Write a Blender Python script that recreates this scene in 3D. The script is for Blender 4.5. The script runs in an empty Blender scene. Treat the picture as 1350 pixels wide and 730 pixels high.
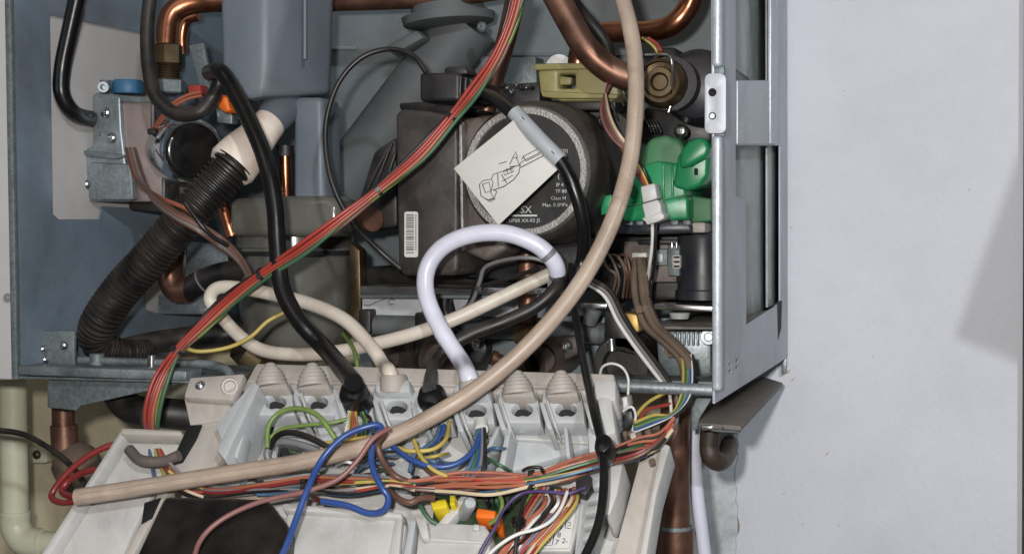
import bpy, bmesh, math, random
from mathutils import Vector, Matrix
random.seed(7)
S = bpy.context.scene
COL = S.collection

# ------------------------------------------------------------------ camera
PW, PH, F = 1350.0, 730.0, 2000.0
CAM = Vector((.58526, -.80618, .08922)); YAW, PIT, ROL = .31076, -.03335, -.00742
fwd = Vector((-math.sin(YAW)*math.cos(PIT), math.cos(YAW)*math.cos(PIT), math.sin(PIT)))
r0 = fwd.cross(Vector((0, 0, 1))).normalized(); u0 = r0.cross(fwd)
cr, sr = math.cos(ROL), math.sin(ROL)
RT = r0*cr + u0*sr; UP = u0*cr - r0*sr
cd = bpy.data.cameras.new('camera'); cam = bpy.data.objects.new('camera', cd); COL.objects.link(cam)
cd.sensor_width = 36; cd.lens = 36*F/PW; cd.clip_start = .01; cd.clip_end = 50
m = Matrix((RT, UP, -fwd)).transposed().to_4x4(); m.translation = CAM
cam.matrix_world = m
S.camera = cam

# ------------------------------------------------------------------ light
w = bpy.data.worlds.new('World'); S.world = w; w.use_nodes = True
w.node_tree.nodes['Background'].inputs[0].default_value = (.92, .96, 1, 1)
w.node_tree.nodes['Background'].inputs[1].default_value = .075
def area(name, loc, tgt, size, power, col, sizey=None):
    l = bpy.data.lights.new(name, 'AREA'); l.energy = power; l.color = col; l.size = size
    if sizey: l.shape = 'RECTANGLE'; l.size_y = sizey
    o = bpy.data.objects.new(name, l); COL.objects.link(o); o.location = loc
    o.rotation_euler = (Vector(tgt)-Vector(loc)).to_track_quat('-Z', 'Y').to_euler(); return o
area('room_window_light', (1.35, -1.9, .85), (.45, .15, .1), .07, 18.5, (.86, .93, 1))
area('ceiling_light', (-.2, -1.5, 1.5), (.3, .1, 0), .9, 3.2, (1, .84, .70))
area('torch_light', tuple(CAM - RT*.035 + UP*.035), (.30, .1, .02), .02, 5.6, (1, .97, .94))
S.view_settings.view_transform = 'Standard'; S.view_settings.look = 'None'
S.view_settings.exposure = 0; S.view_settings.gamma = 1
S.cycles.max_bounces = 6

# ------------------------------------------------------------------ picture ray helpers: real planes of the boiler
def ray(px, py): return (fwd*F + RT*(px-PW/2) - UP*(py-PH/2)).normalized()
def onplane(px, py, p0, n):
    d = ray(px, py); return CAM + d*((Vector(p0)-CAM).dot(n)/d.dot(n))
def P(px, py, y): return onplane(px, py, (0, y, 0), Vector((0, 1, 0)))
BA = math.radians(42)
BN = Vector((0, -math.cos(BA), math.sin(BA))); BD = Vector((0, -math.sin(BA), -math.cos(BA)))
BO = P(560, 486, -.012)
def B(px, py, w=0.): return onplane(px, py, BO + BN*w, BN)
class Pl:
    def __init__(s, fn, n): s.fn = fn; s.n = Vector(n)
def YP(y): return Pl(lambda a, b: P(a, b, y), (0, -1, 0))
def XP(x, sg=1): return Pl(lambda a, b: onplane(a, b, (x, 0, 0), Vector((1, 0, 0))), (sg, 0, 0))
def ZP(z): return Pl(lambda a, b: onplane(a, b, (0, 0, z), Vector((0, 0, 1))), (0, 0, 1))
def BP(w): return Pl(lambda a, b: B(a, b, w), BN)
def mpp(p): return (p-CAM).dot(fwd)/F          # metres per photo pixel at a point

# ------------------------------------------------------------------ materials
def lin(c): return tuple(((v/255)/12.92 if v/255 <= .04045 else ((v/255+.055)/1.055)**2.4) for v in c)
MATS = {}
def mat(name, rgb, rough=.5, metal=0., var=.18, scale=35, dust=0., bump=.0, dcol=(122, 108, 95), coat=0., spec=.5, fine=300, trans=0., streak=None, finevar=.0, grime=0., gscale=11, gcol=(70, 60, 50)):
    M = bpy.data.materials.new(name); M.use_nodes = True; N = M.node_tree.nodes; L = M.node_tree.links
    b = N['Principled BSDF']; c = lin(rgb)
    tc = N.new('ShaderNodeTexCoord'); src = tc.outputs['Object']
    if streak:
        mp = N.new('ShaderNodeMapping'); mp.inputs['Scale'].default_value = streak; L.new(src, mp.inputs[0]); src2 = mp.outputs[0]
    else: src2 = src
    n1 = N.new('ShaderNodeTexNoise'); n1.inputs['Scale'].default_value = scale; n1.inputs['Detail'].default_value = 5; n1.inputs['Roughness'].default_value = .65
    L.new(src2, n1.inputs['Vector'])
    rp = N.new('ShaderNodeValToRGB'); rp.color_ramp.elements[0].position = .32; rp.color_ramp.elements[1].position = .68
    rp.color_ramp.elements[0].color = (*[v*(1-var) for v in c], 1); rp.color_ramp.elements[1].color = (*[min(1, v*(1+var)) for v in c], 1)
    L.new(n1.outputs[0], rp.inputs[0]); out = rp.outputs[0]
    n2 = N.new('ShaderNodeTexNoise'); n2.inputs['Scale'].default_value = fine; n2.inputs['Detail'].default_value = 3
    L.new(src, n2.inputs['Vector'])
    if finevar:
        mx = N.new('ShaderNodeMix'); mx.data_type = 'RGBA'; mx.blend_type = 'MULTIPLY'
        r2 = N.new('ShaderNodeValToRGB'); r2.color_ramp.elements[0].position = .4; r2.color_ramp.elements[1].position = .6
        r2.color_ramp.elements[0].color = (1-finevar,)*3+(1,)
        L.new(n2.outputs[0], r2.inputs[0]); mx.inputs[0].default_value = 1
        L.new(out, mx.inputs[6]); L.new(r2.outputs[0], mx.inputs[7]); out = mx.outputs[2]
    if grime:
        n5 = N.new('ShaderNodeTexNoise'); n5.inputs['Scale'].default_value = gscale; n5.inputs['Detail'].default_value = 9; n5.inputs['Roughness'].default_value = .7; n5.inputs['Distortion'].default_value = .6
        L.new(src, n5.inputs['Vector'])
        m6 = N.new('ShaderNodeMapRange'); m6.inputs[1].default_value = .47; m6.inputs[2].default_value = .72; m6.inputs[4].default_value = grime; L.new(n5.outputs[0], m6.inputs[0])
        m7 = N.new('ShaderNodeMix'); m7.data_type = 'RGBA'; L.new(m6.outputs[0], m7.inputs[0]); L.new(out, m7.inputs[6]); m7.inputs[7].default_value = (*lin(gcol), 1); out = m7.outputs[2]
    rb = N.new('ShaderNodeMath'); rb.operation = 'MULTIPLY_ADD'; rb.inputs[1].default_value = .22; rb.inputs[2].default_value = max(.03, rough-.11)
    L.new(n1.outputs[0], rb.inputs[0]); rout = rb.outputs[0]
    if dust:
        g = N.new('ShaderNodeNewGeometry'); sx = N.new('ShaderNodeSeparateXYZ'); L.new(g.outputs['Normal'], sx.inputs[0])
        mr = N.new('ShaderNodeMapRange'); mr.inputs[1].default_value = -.5; mr.inputs[2].default_value = .9
        mr.inputs[3].default_value = .25; mr.inputs[4].default_value = 1
        L.new(sx.outputs[2], mr.inputs[0])
        n3 = N.new('ShaderNodeTexNoise'); n3.inputs['Scale'].default_value = 55; n3.inputs['Detail'].default_value = 7; L.new(src, n3.inputs['Vector'])
        m3 = N.new('ShaderNodeMapRange'); m3.inputs[1].default_value = .32; m3.inputs[2].default_value = .72; L.new(n3.outputs[0], m3.inputs[0])
        mu = N.new('ShaderNodeMath'); mu.operation = 'MULTIPLY'; L.new(mr.outputs[0], mu.inputs[0]); L.new(m3.outputs[0], mu.inputs[1])
        mu2 = N.new('ShaderNodeMath'); mu2.operation = 'MULTIPLY'; mu2.use_clamp = True; L.new(mu.outputs[0], mu2.inputs[0]); mu2.inputs[1].default_value = dust
        mx = N.new('ShaderNodeMix'); mx.data_type = 'RGBA'; L.new(mu2.outputs[0], mx.inputs[0]); L.new(out, mx.inputs[6]); mx.inputs[7].default_value = (*lin(dcol), 1); out = mx.outputs[2]
        m4 = N.new('ShaderNodeMix'); L.new(mu2.outputs[0], m4.inputs[0]); L.new(rout, m4.inputs[2]); m4.inputs[3].default_value = .9; rout = m4.outputs[0]
        if metal:
            m5 = N.new('ShaderNodeMath'); m5.operation = 'MULTIPLY_ADD'; m5.inputs[1].default_value = -metal; m5.inputs[2].default_value = metal
            L.new(mu2.outputs[0], m5.inputs[0]); L.new(m5.outputs[0], b.inputs['Metallic'])
    L.new(out, b.inputs['Base Color']); L.new(rout, b.inputs['Roughness'])
    if not (dust and metal): b.inputs['Metallic'].default_value = metal
    b.inputs['Specular IOR Level'].default_value = spec
    b.inputs['Coat Weight'].default_value = coat; b.inputs['Coat Roughness'].default_value = .15
    b.inputs['Transmission Weight'].default_value = trans
    if bump:
        bp = N.new('ShaderNodeBump'); bp.inputs['Strength'].default_value = bump; bp.inputs['Distance'].default_value = .001
        L.new(n2.outputs[0], bp.inputs['Height']); L.new(bp.outputs[0], b.inputs['Normal'])
    MATS[name] = M; return M
K = {}
K['case'] = mat('painted_case_metal', (122, 138, 152), .3, .2, .12, 14, .25, .05, grime=.5, gscale=9)
K['caseR'] = mat('side_case_metal', (186, 188, 198), .45, .15, .07, 20, .1, .05, grime=.3, gscale=14)
K['back'] = mat('back_case_metal', (116, 126, 130), .5, .2, .14, 18, .35, .08, grime=.55, gscale=10)
K['galv'] = mat('galvanised_steel', (158, 168, 172), .42, .75, .22, 60, .25, .12, finevar=.18, fine=500, grime=.4, gscale=20)
K['galvd'] = mat('aged_galvanised_steel', (126, 138, 140), .55, .45, .22, 45, .35, .15, finevar=.25, fine=420, grime=.5, gscale=18)
K['bright'] = mat('bright_steel', (205, 205, 205), .22, 1., .1, 60, .12)
K['chrome'] = mat('chrome', (225, 228, 232), .07, 1., .04, 30)
K['copper'] = mat('copper', (182, 120, 90), .28, 1., .3, 30, .12, .05)
K['copperd'] = mat('tarnished_copper', (120, 86, 71), .4, .8, .35, 28, .3, .08)
K['brass'] = mat('dull_brass', (90, 76, 54), .4, .85, .3, 40, .3, .1)
K['brasscut'] = mat('yellow_brass', (200, 165, 95), .4, .4, .2, 60, .2)
K['rubber'] = mat('black_rubber', (13, 13, 14), .3, 0, .25, 40, .06, .05, (105, 95, 86))
K['rubberd'] = mat('dusty_black_rubber', (21, 20, 20), .42, 0, .25, 40, .38, .1, (108, 96, 86))
K['blackp'] = mat('black_plastic', (30, 30, 32), .4, 0, .2, 60, .3, .08, (95, 86, 80))
K['blackg'] = mat('glossy_black', (12, 12, 13), .2, 0, .2, 30, .12, grime=.18, gscale=30, gcol=(58, 54, 52))
K['pumpbox'] = mat('pump_housing_black', (44, 42, 42), .42, 0, .15, 40, .5, .12, (112, 100, 92), grime=.5, gscale=16, gcol=(104, 92, 82))
K['pumpal'] = mat('pump_casting', (112, 102, 97), .5, .45, .2, 60, .45, .3, (120, 108, 98))
K['ringal'] = mat('sandcast_aluminium', (168, 164, 160), .5, .6, .2, 500, .3, .5, finevar=.2, fine=900)
K['label'] = mat('black_label', (26, 26, 27), .5, 0, .1, 50, .1)
K['print'] = mat('white_print', (195, 195, 192), .6, 0, .05)
K['ink'] = mat('dark_ink', (28, 28, 34), .6, 0, .05)
K['paper'] = mat('paper_tag', (206, 204, 198), .7, 0, .05, 30, .15, grime=.12, gscale=20)
K['sleeve'] = mat('clear_grey_sleeve', (172, 176, 180), .35, 0, .08, 40, .15, coat=.4)
K['greyp'] = mat('grey_plastic', (108, 117, 126), .45, 0, .1, 14, .25, .05, (120, 112, 104), grime=.35, gscale=10)
K['greypd'] = mat('dusty_grey_plastic', (92, 97, 99), .6, 0, .12, 14, .45, .05, (112, 106, 98), grime=.4, gscale=12)
K['sump'] = mat('smoky_clear_plastic', (100, 98, 91), .16, 0, .22, 22, .3, .0, (104, 98, 88), coat=.6)
K['cream'] = mat('cream_coupler', (236, 222, 208), .5, 0, .12, 35, .1, grime=.85, gscale=26, gcol=(214, 132, 108))
K['creampipe'] = mat('cream_waste_pipe', (206, 204, 178), .45, 0, .08, 25, .2, dcol=(150, 138, 112), grime=.3, gscale=9, gcol=(140, 120, 90))
K['white'] = mat('white_plastic', (194, 193, 190), .36, 0, .1, 22, .36, .03, (150, 138, 126), grime=.4, gscale=22)
K['whitecl'] = mat('milky_plastic', (182, 185, 187), .28, 0, .1, 25, .3, .03, (150, 142, 132), grime=.35, gscale=26)
K['beigep'] = mat('beige_plastic', (184, 177, 169), .5, 0, .08, 22, .45, .04, (140, 126, 114), grime=.45, gscale=24)
K['grom'] = mat('grey_rubber_grommet', (168, 160, 152), .55, 0, .1, 40, .35, .05, (130, 120, 110), grime=.4, gscale=30)
K['tubeb'] = mat('dusty_beige_tube', (178, 160, 144), .36, 0, .2, 30, .5, .03, (142, 118, 98), grime=.65, gscale=16, gcol=(96, 72, 54))
K['whitec'] = mat('white_cable', (214, 214, 228), .3, 0, .05, 30, .1, dcol=(150, 140, 130), grime=.25, gscale=24, gcol=(120, 110, 110))
K['beigec'] = mat('beige_cable', (208, 190, 160), .4, 0, .1, 25, .2, grime=.4, gscale=22, gcol=(120, 94, 66))
K['offc'] = mat('off_white_cable', (212, 202, 188), .4, 0, .08, 25, .2, grime=.45, gscale=20, gcol=(130, 108, 84))
K['red'] = mat('red_wire', (158, 56, 46), .35, 0, .15, 30, .12, grime=.35, gscale=30)
K['redd'] = mat('dark_red_wire', (127, 41, 41), .35, 0, .15, 30, .12)
K['orange'] = mat('salmon_orange_wire', (167, 96, 72), .4, 0, .15, 30, .15, grime=.35, gscale=30)
K['green'] = mat('green_wire', (57, 95, 68), .4, 0, .15, 30, .15)
K['gy'] = mat('green_yellow_wire', (113, 137, 70), .4, 0, .25, 60, .1)
K['yellow'] = mat('yellow_wire', (182, 161, 81), .4, 0, .15, 30, .1)
K['blue'] = mat('blue_wire', (44, 75, 137), .32, 0, .12, 30, .08, grime=.25, gscale=30)
K['bluel'] = mat('slate_blue_wire', (70, 100, 130), .4, 0, .12, 30, .15)
K['brown'] = mat('brown_wire', (96, 66, 54), .4, 0, .2, 30, .2)
K['pinkb'] = mat('pink_brown_wire', (132, 88, 84), .4, 0, .15, 30, .2)
K['purple'] = mat('purple_wire', (73, 57, 104), .4, 0, .15, 30, .1)
K['wblack'] = mat('black_wire', (24, 24, 25), .35, 0, .2, 30, .2)
K['wgrey'] = mat('grey_wire', (118, 116, 118), .4, 0, .15, 30, .2)
K['wwhite'] = mat('white_wire', (214, 212, 206), .4, 0, .08, 30, .15)
K['dustbr'] = mat('dusty_loom_brown', (100, 84, 70), .8, 0, .25, 60, .6, .3, (108, 94, 80))
K['greenp'] = mat('green_plastic', (30, 134, 84), .3, 0, .1, 20, .12, .02, (90, 110, 90), grime=.25, gscale=18)
K['greend'] = mat('dusty_green_plastic', (58, 116, 76), .45, 0, .12, 20, .45, .03, (98, 106, 84))
K['olive'] = mat('olive_plastic', (148, 140, 91), .4, 0, .12, 25, .3, .03, grime=.35, gscale=24)
K['bluecap'] = mat('blue_cap', (44, 101, 138), .45, 0, .15, 30, .25)
K['orangep'] = mat('orange_plastic', (232, 112, 30), .4, 0, .1, 30, .05)
K['yellowp'] = mat('yellow_plastic', (220, 196, 44), .35, 0, .1, 30, .05)
K['navy'] = mat('navy_plastic', (38, 42, 52), .35, 0, .15, 30, .3)
K['pcb'] = mat('green_circuit_board', (40, 62, 40), .4, 0, .3, 60, .2)
K['wall'] = mat('white_wall_paint', (222, 223, 229), .6, 0, .05, 4, .04, .3, (170, 160, 148), fine=260, grime=.16, gscale=4, gcol=(150, 142, 134))
K['plaster'] = mat('bare_plaster', (196, 186, 156), .9, 0, .14, 9, .25, 1., (150, 140, 118), fine=90, grime=.45, gscale=7, gcol=(130, 110, 84))
K['filler'] = mat('patched_render', (206, 208, 209), .85, 0, .25, 26, .35, .6, (110, 108, 104), fine=140, grime=.6, gscale=24, gcol=(92, 92, 90))
K['board'] = mat('painted_board', (188, 185, 183), .6, 0, .05, 8, .1, .05, grime=.15, gscale=8)
K['fabric'] = mat('grey_woven_cloth', (96, 92, 94), .9, 0, .15, 80, .0, .6, fine=400, finevar=.3)
K['grimy'] = mat('grimy_brown_metal', (62, 50, 43), .5, .2, .3, 40, .35, .15, (96, 84, 72))
K['plateL'] = mat('pale_zinc_plate', (184, 187, 194), .5, .15, .06, 20, .08, .03, grime=.2)
K['valveal'] = mat('valve_casting', (156, 142, 138), .4, .3, .2, 30, .25, .1, grime=.5, gscale=22, gcol=(112, 82, 70))
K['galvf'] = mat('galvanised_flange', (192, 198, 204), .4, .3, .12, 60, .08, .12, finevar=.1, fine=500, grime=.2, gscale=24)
K['sheet'] = mat('zinc_sheet', (172, 180, 177), .5, .1, .2, 40, .15, .1, grime=.5, gscale=16)
K['dustgrey'] = mat('dusty_grey_steel', (116, 110, 104), .6, .15, .15, 30, .5, .1, (112, 100, 90), grime=.4, gscale=16)
K['hole'] = mat('opening_shade', (14, 13, 13), .8, 0, .1, 30)  # near-black paint standing for the shade inside holes and slots

# ------------------------------------------------------------------ objects
WL = {}
def T(name, label, cat, loc, group=None):
    o = bpy.data.objects.new(name, None); COL.objects.link(o); o.location = loc; o.empty_display_size = .02
    o['label'] = label; o['category'] = cat
    if group: o['group'] = group
    WL[o] = Vector(loc); return o
def tag(o, label, cat, group=None):
    o['label'] = label; o['category'] = cat
    if group: o['group'] = group
    return o
def link(name, me, mt, parent=None, ang=38):
    vs = [v.co for v in me.vertices]
    lo = Vector((min(v.x for v in vs), min(v.y for v in vs), min(v.z for v in vs)))
    hi = Vector((max(v.x for v in vs), max(v.y for v in vs), max(v.z for v in vs)))
    c = Vector(((lo.x+hi.x)/2, (lo.y+hi.y)/2, lo.z))
    me.transform(Matrix.Translation(-c))
    me.materials.append(K[mt] if isinstance(mt, str) else mt)
    me.polygons.foreach_set('use_smooth', [True]*len(me.polygons)); me.set_sharp_from_angle(angle=math.radians(ang))
    o = bpy.data.objects.new(name, me); COL.objects.link(o); WL[o] = c
    if parent: o.parent = parent; o.location = c - WL[parent]
    else: o.location = c
    return o
def done(name, bm, mt, parent=None, ang=38):
    bmesh.ops.recalc_face_normals(bm, faces=bm.faces[:])
    me = bpy.data.meshes.new(name); bm.to_mesh(me); bm.free(); return link(name, me, mt, parent, ang)

def v3(p): return Vector(p) if isinstance(p, Vector) else P(*p[:3])
def spline(pts, k=6):
    n = len(pts)
    if n == 2: return [pts[0].lerp(pts[1], i/k) for i in range(k+1)]
    o = []
    for i in range(n-1):
        a = pts[i-1] if i else pts[0]*2-pts[1]; b = pts[i]; c = pts[i+1]; d = pts[i+2] if i+2 < n else c*2-b
        for j in range(k):
            t = j/k; o.append(.5*((2*b)+(c-a)*t+(2*a-5*b+4*c-d)*t*t+(3*b-a-3*c+d)*t**3))
    o.append(pts[-1]); return o
def sweep(bm, path, rad, n=10, caps=True):
    N = len(path); rings = []; prev = None
    for i, p in enumerate(path):
        t = (path[min(i+1, N-1)]-path[max(i-1, 0)])
        if t.length < 1e-9: t = Vector((0, 0, 1))
        t.normalize()
        if prev is None: a = t.orthogonal().normalized()
        else: a = (prev-t*prev.dot(t)); a = a.normalized() if a.length > 1e-6 else t.orthogonal().normalized()
        prev = a; b = t.cross(a); r = rad[i] if isinstance(rad, list) else rad
        rings.append([bm.verts.new(p+(a*math.cos(2*math.pi*k/n)+b*math.sin(2*math.pi*k/n))*r) for k in range(n)])
    for i in range(N-1):
        for k in range(n): bm.faces.new((rings[i][k], rings[i][(k+1) % n], rings[i+1][(k+1) % n], rings[i+1][k]))
    if caps: bm.faces.new(rings[0][::-1]); bm.faces.new(rings[-1])
def tube(name, pts, rpx, mt, parent=None, n=12, k=7, jit=0., rend=None):
    """swept tube through points; rpx = radius in photo pixels (at the first point's depth); rend = other end radius"""
    ps = [v3(p) for p in pts]; r = rpx*mpp(ps[len(ps)//2]); path = spline(ps, k)
    if jit: path = [p+Vector((random.uniform(-1, 1), random.uniform(-1, 1), random.uniform(-1, 1)))*jit for p in path]
    if rend is not None:
        r2 = rend*mpp(ps[-1]); rad = [r+(r2-r)*i/(len(path)-1) for i in range(len(path))]
    else: rad = r
    bm = bmesh.new(); sweep(bm, path, rad, n); return done(name, bm, mt, parent, 50)
def wire(name, pts, rpx, mt, label=None, cat='wire', parent=None, n=8, k=7, group=None):
    o = tube(name, pts, rpx, mt, parent, n, k)
    if label: tag(o, label, cat, group)
    return o
def lathe(name, p0, p1, prof, mt, parent=None, n=28, rscale=None, ang=38):
    """revolve about p0->p1; prof = [(t along axis 0..1, radius px)]"""
    a = v3(p0); b = v3(p1); ax = b-a; t = ax.normalized(); u = t.orthogonal().normalized(); v = t.cross(u); s = mpp(a) if rscale is None else rscale
    bm = bmesh.new(); rings = []
    for tt, r in prof:
        c = a+ax*tt
        if r <= 0: rings.append([bm.verts.new(c)])
        else: rings.append([bm.verts.new(c+(u*math.cos(2*math.pi*k/n)+v*math.sin(2*math.pi*k/n))*r*s) for k in range(n)])
    for A, Bq in zip(rings, rings[1:]):
        for k in range(n):
            k2 = (k+1) % n
            if len(A) == 1 and len(Bq) == 1: continue
            if len(A) == 1: bm.faces.new((A[0], Bq[k2], Bq[k]))
            elif len(Bq) == 1: bm.faces.new((A[k], A[k2], Bq[0]))
            else: bm.faces.new((A[k], A[k2], Bq[k2], Bq[k]))
    for R_, f in ((rings[0], -1), (rings[-1], 1)):
        if len(R_) > 1: bm.faces.new(R_[::f])
    return done(name, bm, mt, parent, ang)
def slab3(name, loops, n, thick, mt, parent=None, bev=.0006, seg=2):
    """flat plate: first loop is the outline, others are holes; thickness goes away from n"""
    bm = bmesh.new(); es = []
    n = Vector(n)
    for lp in loops:
        vs = [bm.verts.new(p) for p in lp]
        es += [bm.edges.new((vs[i], vs[(i+1) % len(vs)])) for i in range(len(vs))]
    if len(loops) == 1: fs = [bm.faces.new(bm.verts[:])]
    else: fs = [f for f in bmesh.ops.triangle_fill(bm, use_beauty=True, use_dissolve=False, edges=es, normal=n)['geom'] if isinstance(f, bmesh.types.BMFace)]
    ex = bmesh.ops.extrude_face_region(bm, geom=bm.faces[:])
    nv = [g for g in ex['geom'] if isinstance(g, bmesh.types.BMVert)]
    bmesh.ops.translate(bm, verts=nv, vec=-n*thick)
    bmesh.ops.recalc_face_normals(bm, faces=bm.faces[:])
    if bev:
        eg = [e for e in bm.edges if len(e.link_faces) == 2 and e.calc_face_angle(0) > .5]
        try: bmesh.ops.bevel(bm, geom=eg, offset=min(bev, thick*.4), segments=seg, affect='EDGES', profile=.5, clamp_overlap=True)
        except Exception: pass
    return done(name, bm, mt, parent)
def slab(name, px, pl, thick, mt, parent=None, bev=.0008, holes=(), seg=2):
    return slab3(name, [[pl.fn(*p) for p in px]]+[[pl.fn(*p) for p in h] for h in holes], pl.n, thick, mt, parent, bev, seg)
def rect(x0, y0, x1, y1): return [(x0, y0), (x1, y0), (x1, y1), (x0, y1)]
def circ(cx, cy, r, n=16, ry=None): return [(cx+r*math.cos(2*math.pi*i/n), cy+(ry or r)*math.sin(2*math.pi*i/n)) for i in range(n)]
def rrect(x0, y0, x1, y1, r, k=4):
    o = []
    for cx, cy, a in ((x1-r, y0+r, -90), (x1-r, y1-r, 0), (x0+r, y1-r, 90), (x0+r, y0+r, 180)):
        for i in range(k+1): t = math.radians(a+90*i/k); o.append((cx+r*math.cos(t), cy+r*math.sin(t)))
    return o
def screw(px, py, pt, rpx, parent, mt='bright', name='screw', n=None, nrm=None):
    """domed cross-head screw: pt = 3D point it sits on, nrm = outward direction"""
    s = mpp(pt); nrm = Vector(nrm or (0, -1, 0))
    o = lathe(name, pt-nrm*.001, pt+nrm*rpx*s*.6, [(0, rpx), (.45, rpx), (.75, rpx*.8), (1, rpx*.45), (.98, rpx*.3), (.6, rpx*.12), (.6, 0)], mt, parent, 14, s)
    return o
def text(name, s, pt, ex, ey, h, mt, parent):
    c = bpy.data.curves.new(name, 'FONT'); c.body = s; c.size = h; c.resolution_u = 2
    o = bpy.data.objects.new(name, c); COL.objects.link(o)
    dg = bpy.context.evaluated_depsgraph_get(); me = bpy.data.meshes.new_from_object(o.evaluated_get(dg)); bpy.data.objects.remove(o)
    n = ex.cross(ey).normalized(); mm = Matrix((ex.normalized(), ey.normalized(), n)).transposed().to_4x4(); mm.translation = pt
    me.transform(mm); me.materials.clear(); return link(name, me, mt, parent)
def strokes(name, lines, pl, rpx, mt, parent):
    bm = bmesh.new()
    for ln in lines:
        ps = [pl.fn(*p) for p in ln]; sweep(bm, ps, rpx*mpp(ps[0]), 4)
    return done(name, bm, mt, parent)
def tie(c, d, rpx, parent, mt='blackp', w=5, name='cable_tie'):
    """flat strap ring round a bundle, with its locking head"""
    c = v3(c); s = mpp(c); d = Vector(d).normalized(); u = d.orthogonal().normalized(); v = d.cross(u)
    bm = bmesh.new(); n = 18; R_ = rpx*s; h = w*s/2; t = 1.4*s
    rr = []
    for k in range(n):
        a = 2*math.pi*k/n; e = u*math.cos(a)+v*math.sin(a)
        rr.append([bm.verts.new(c+e*(R_+q)+d*z) for q, z in ((0, -h), (t, -h), (t, h), (0, h))])
    for k in range(n):
        for j in range(4): bm.faces.new((rr[k][j], rr[(k+1) % n][j], rr[(k+1) % n][(j+1) % 4], rr[k][(j+1) % 4]))
    hd = bmesh.ops.create_cube(bm, size=1)['verts']; e = (u*.5-v*.2+Vector((0, -1, .3))).normalized(); e = (e-d*e.dot(d)).normalized()
    g = d.cross(e); M_ = Matrix((d*h*2.6, g*h*2.2, e*h*1.8)).transposed().to_4x4(); M_.translation = c+e*(R_+h*.7)
    bmesh.ops.transform(bm, verts=hd, matrix=M_)
    return done(name, bm, mt, parent)
def struct(o): o['kind'] = 'structure'; return o

# ================================================================== SETTING
YW = .30
def quadY(name, x0, z0, x1, z1, y, mt, thick=.02):
    return slab3(name, [[Vector((x0, y, z0)), Vector((x1, y, z0)), Vector((x1, y, z1)), Vector((x0, y, z1))]], (0, -1, 0), thick, mt, None, 0)
struct(quadY('wall', -.7, -.7, 1.4, .8, YW+.006, 'plaster'))
# the painted coat over the plaster: ragged at its lower left where it meets the patched render
edge = [(1030, -60), (1030, 200), (1030, 380), (1030, 466), (1015, 474), (985, 500), (970, 530), (972, 575)]
y_ = 590
while y_ < 900: edge.append((972+random.uniform(-3.5, 3), y_)); y_ += random.uniform(7, 15)
pts = [P(a, b, YW) for a, b in edge] + [Vector((1.4, YW, -.55)), Vector((1.4, YW, .8)), Vector((P(1030, -60, YW).x, YW, .8))]
struct(slab3('painted_wall', [pts], (0, -1, 0), .005, 'wall', None, .0008))
pw = bpy.data.objects['painted_wall']
for a, b, q in ((1090, 598, 3), (1033, 650, 2), (1106, 692, 1.6), (1278, 250, 2), (1150, 470, 1.5), (1043, 300, 2), (1039, 490, 4), (1045, 500, 3), (1112, 120, 1.6), (1200, 560, 1.4), (1058, 690, 2)):
    slab('paint_chip', [(a-q, b+q*.8), (a-q*.3, b-q*.2), (a+q, b-q), (a+q*.4, b+q*.4)], YP(YW-.0003), .0004, 'plaster', pw, 0)
# rough grey patch of render beside the copper pipe
e2 = [(914, 560), (976, 560)]; y_ = 566
while y_ < 800: e2.append((975+random.uniform(-3, 2), y_)); y_ += random.uniform(8, 16)
e2 += [(900, 800)]
struct(slab('patched_render', e2, YP(YW+.002), .003, 'filler', None, .0006))
o = slab3('timber_board', [[Vector((-.14, .003, -.005)), Vector((-.0028, .003, -.005)), Vector((-.0028, .003, .5)), Vector((-.14, .003, .5))]], (0, -1, 0), .29, 'board', None, .002)
tag(o, 'pale painted board standing against the left side of the boiler', 'board')
lathe('screw_hole', (10, 392, .0025), (10, 392, .001), [(0, 6), (1, 6), (1, 3.6), (.2, 3)], 'blackp', o, 14)
# grey cloth hanging at the right border
bm = bmesh.new(); rows = []
c0 = P(1345, 365, .27)
for i in range(14):
    x = c0.x+.002+i*.016
    rows.append([bm.verts.new((x, c0.y-.003*math.sin(i*1.9)+.021, z)) for z in (-.6, -.2, .2, .6)])
for a, b in zip(rows, rows[1:]):
    for j in range(3): bm.faces.new((a[j], b[j], b[j+1], a[j+1]))
bmesh.ops.solidify(bm, geom=bm.faces[:], thickness=.003)
tag(done('curtain', bm, 'fabric', None, 80), 'dark grey woven curtain edge at the far right of the white wall', 'curtain')

# unseen panel added beyond the right border, shaped to cast the wall's shadow wedge
LW = Vector((1.35, -1.9, .85)); tt = .11
cc = [P(a, b, YW)+(LW-P(a, b, YW))*tt for a, b in ((1262, 440), (1350, 195), (1420, 10), (1700, 60), (1620, 560), (1345, 474))]
tag(slab3('wall_shadow_caster', [cc], (cc[1]-cc[0]).cross(cc[5]-cc[0]).normalized(), .006, 'white', None, .001), 'unseen white panel added beyond the right border to shade the wall', 'cover')

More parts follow.
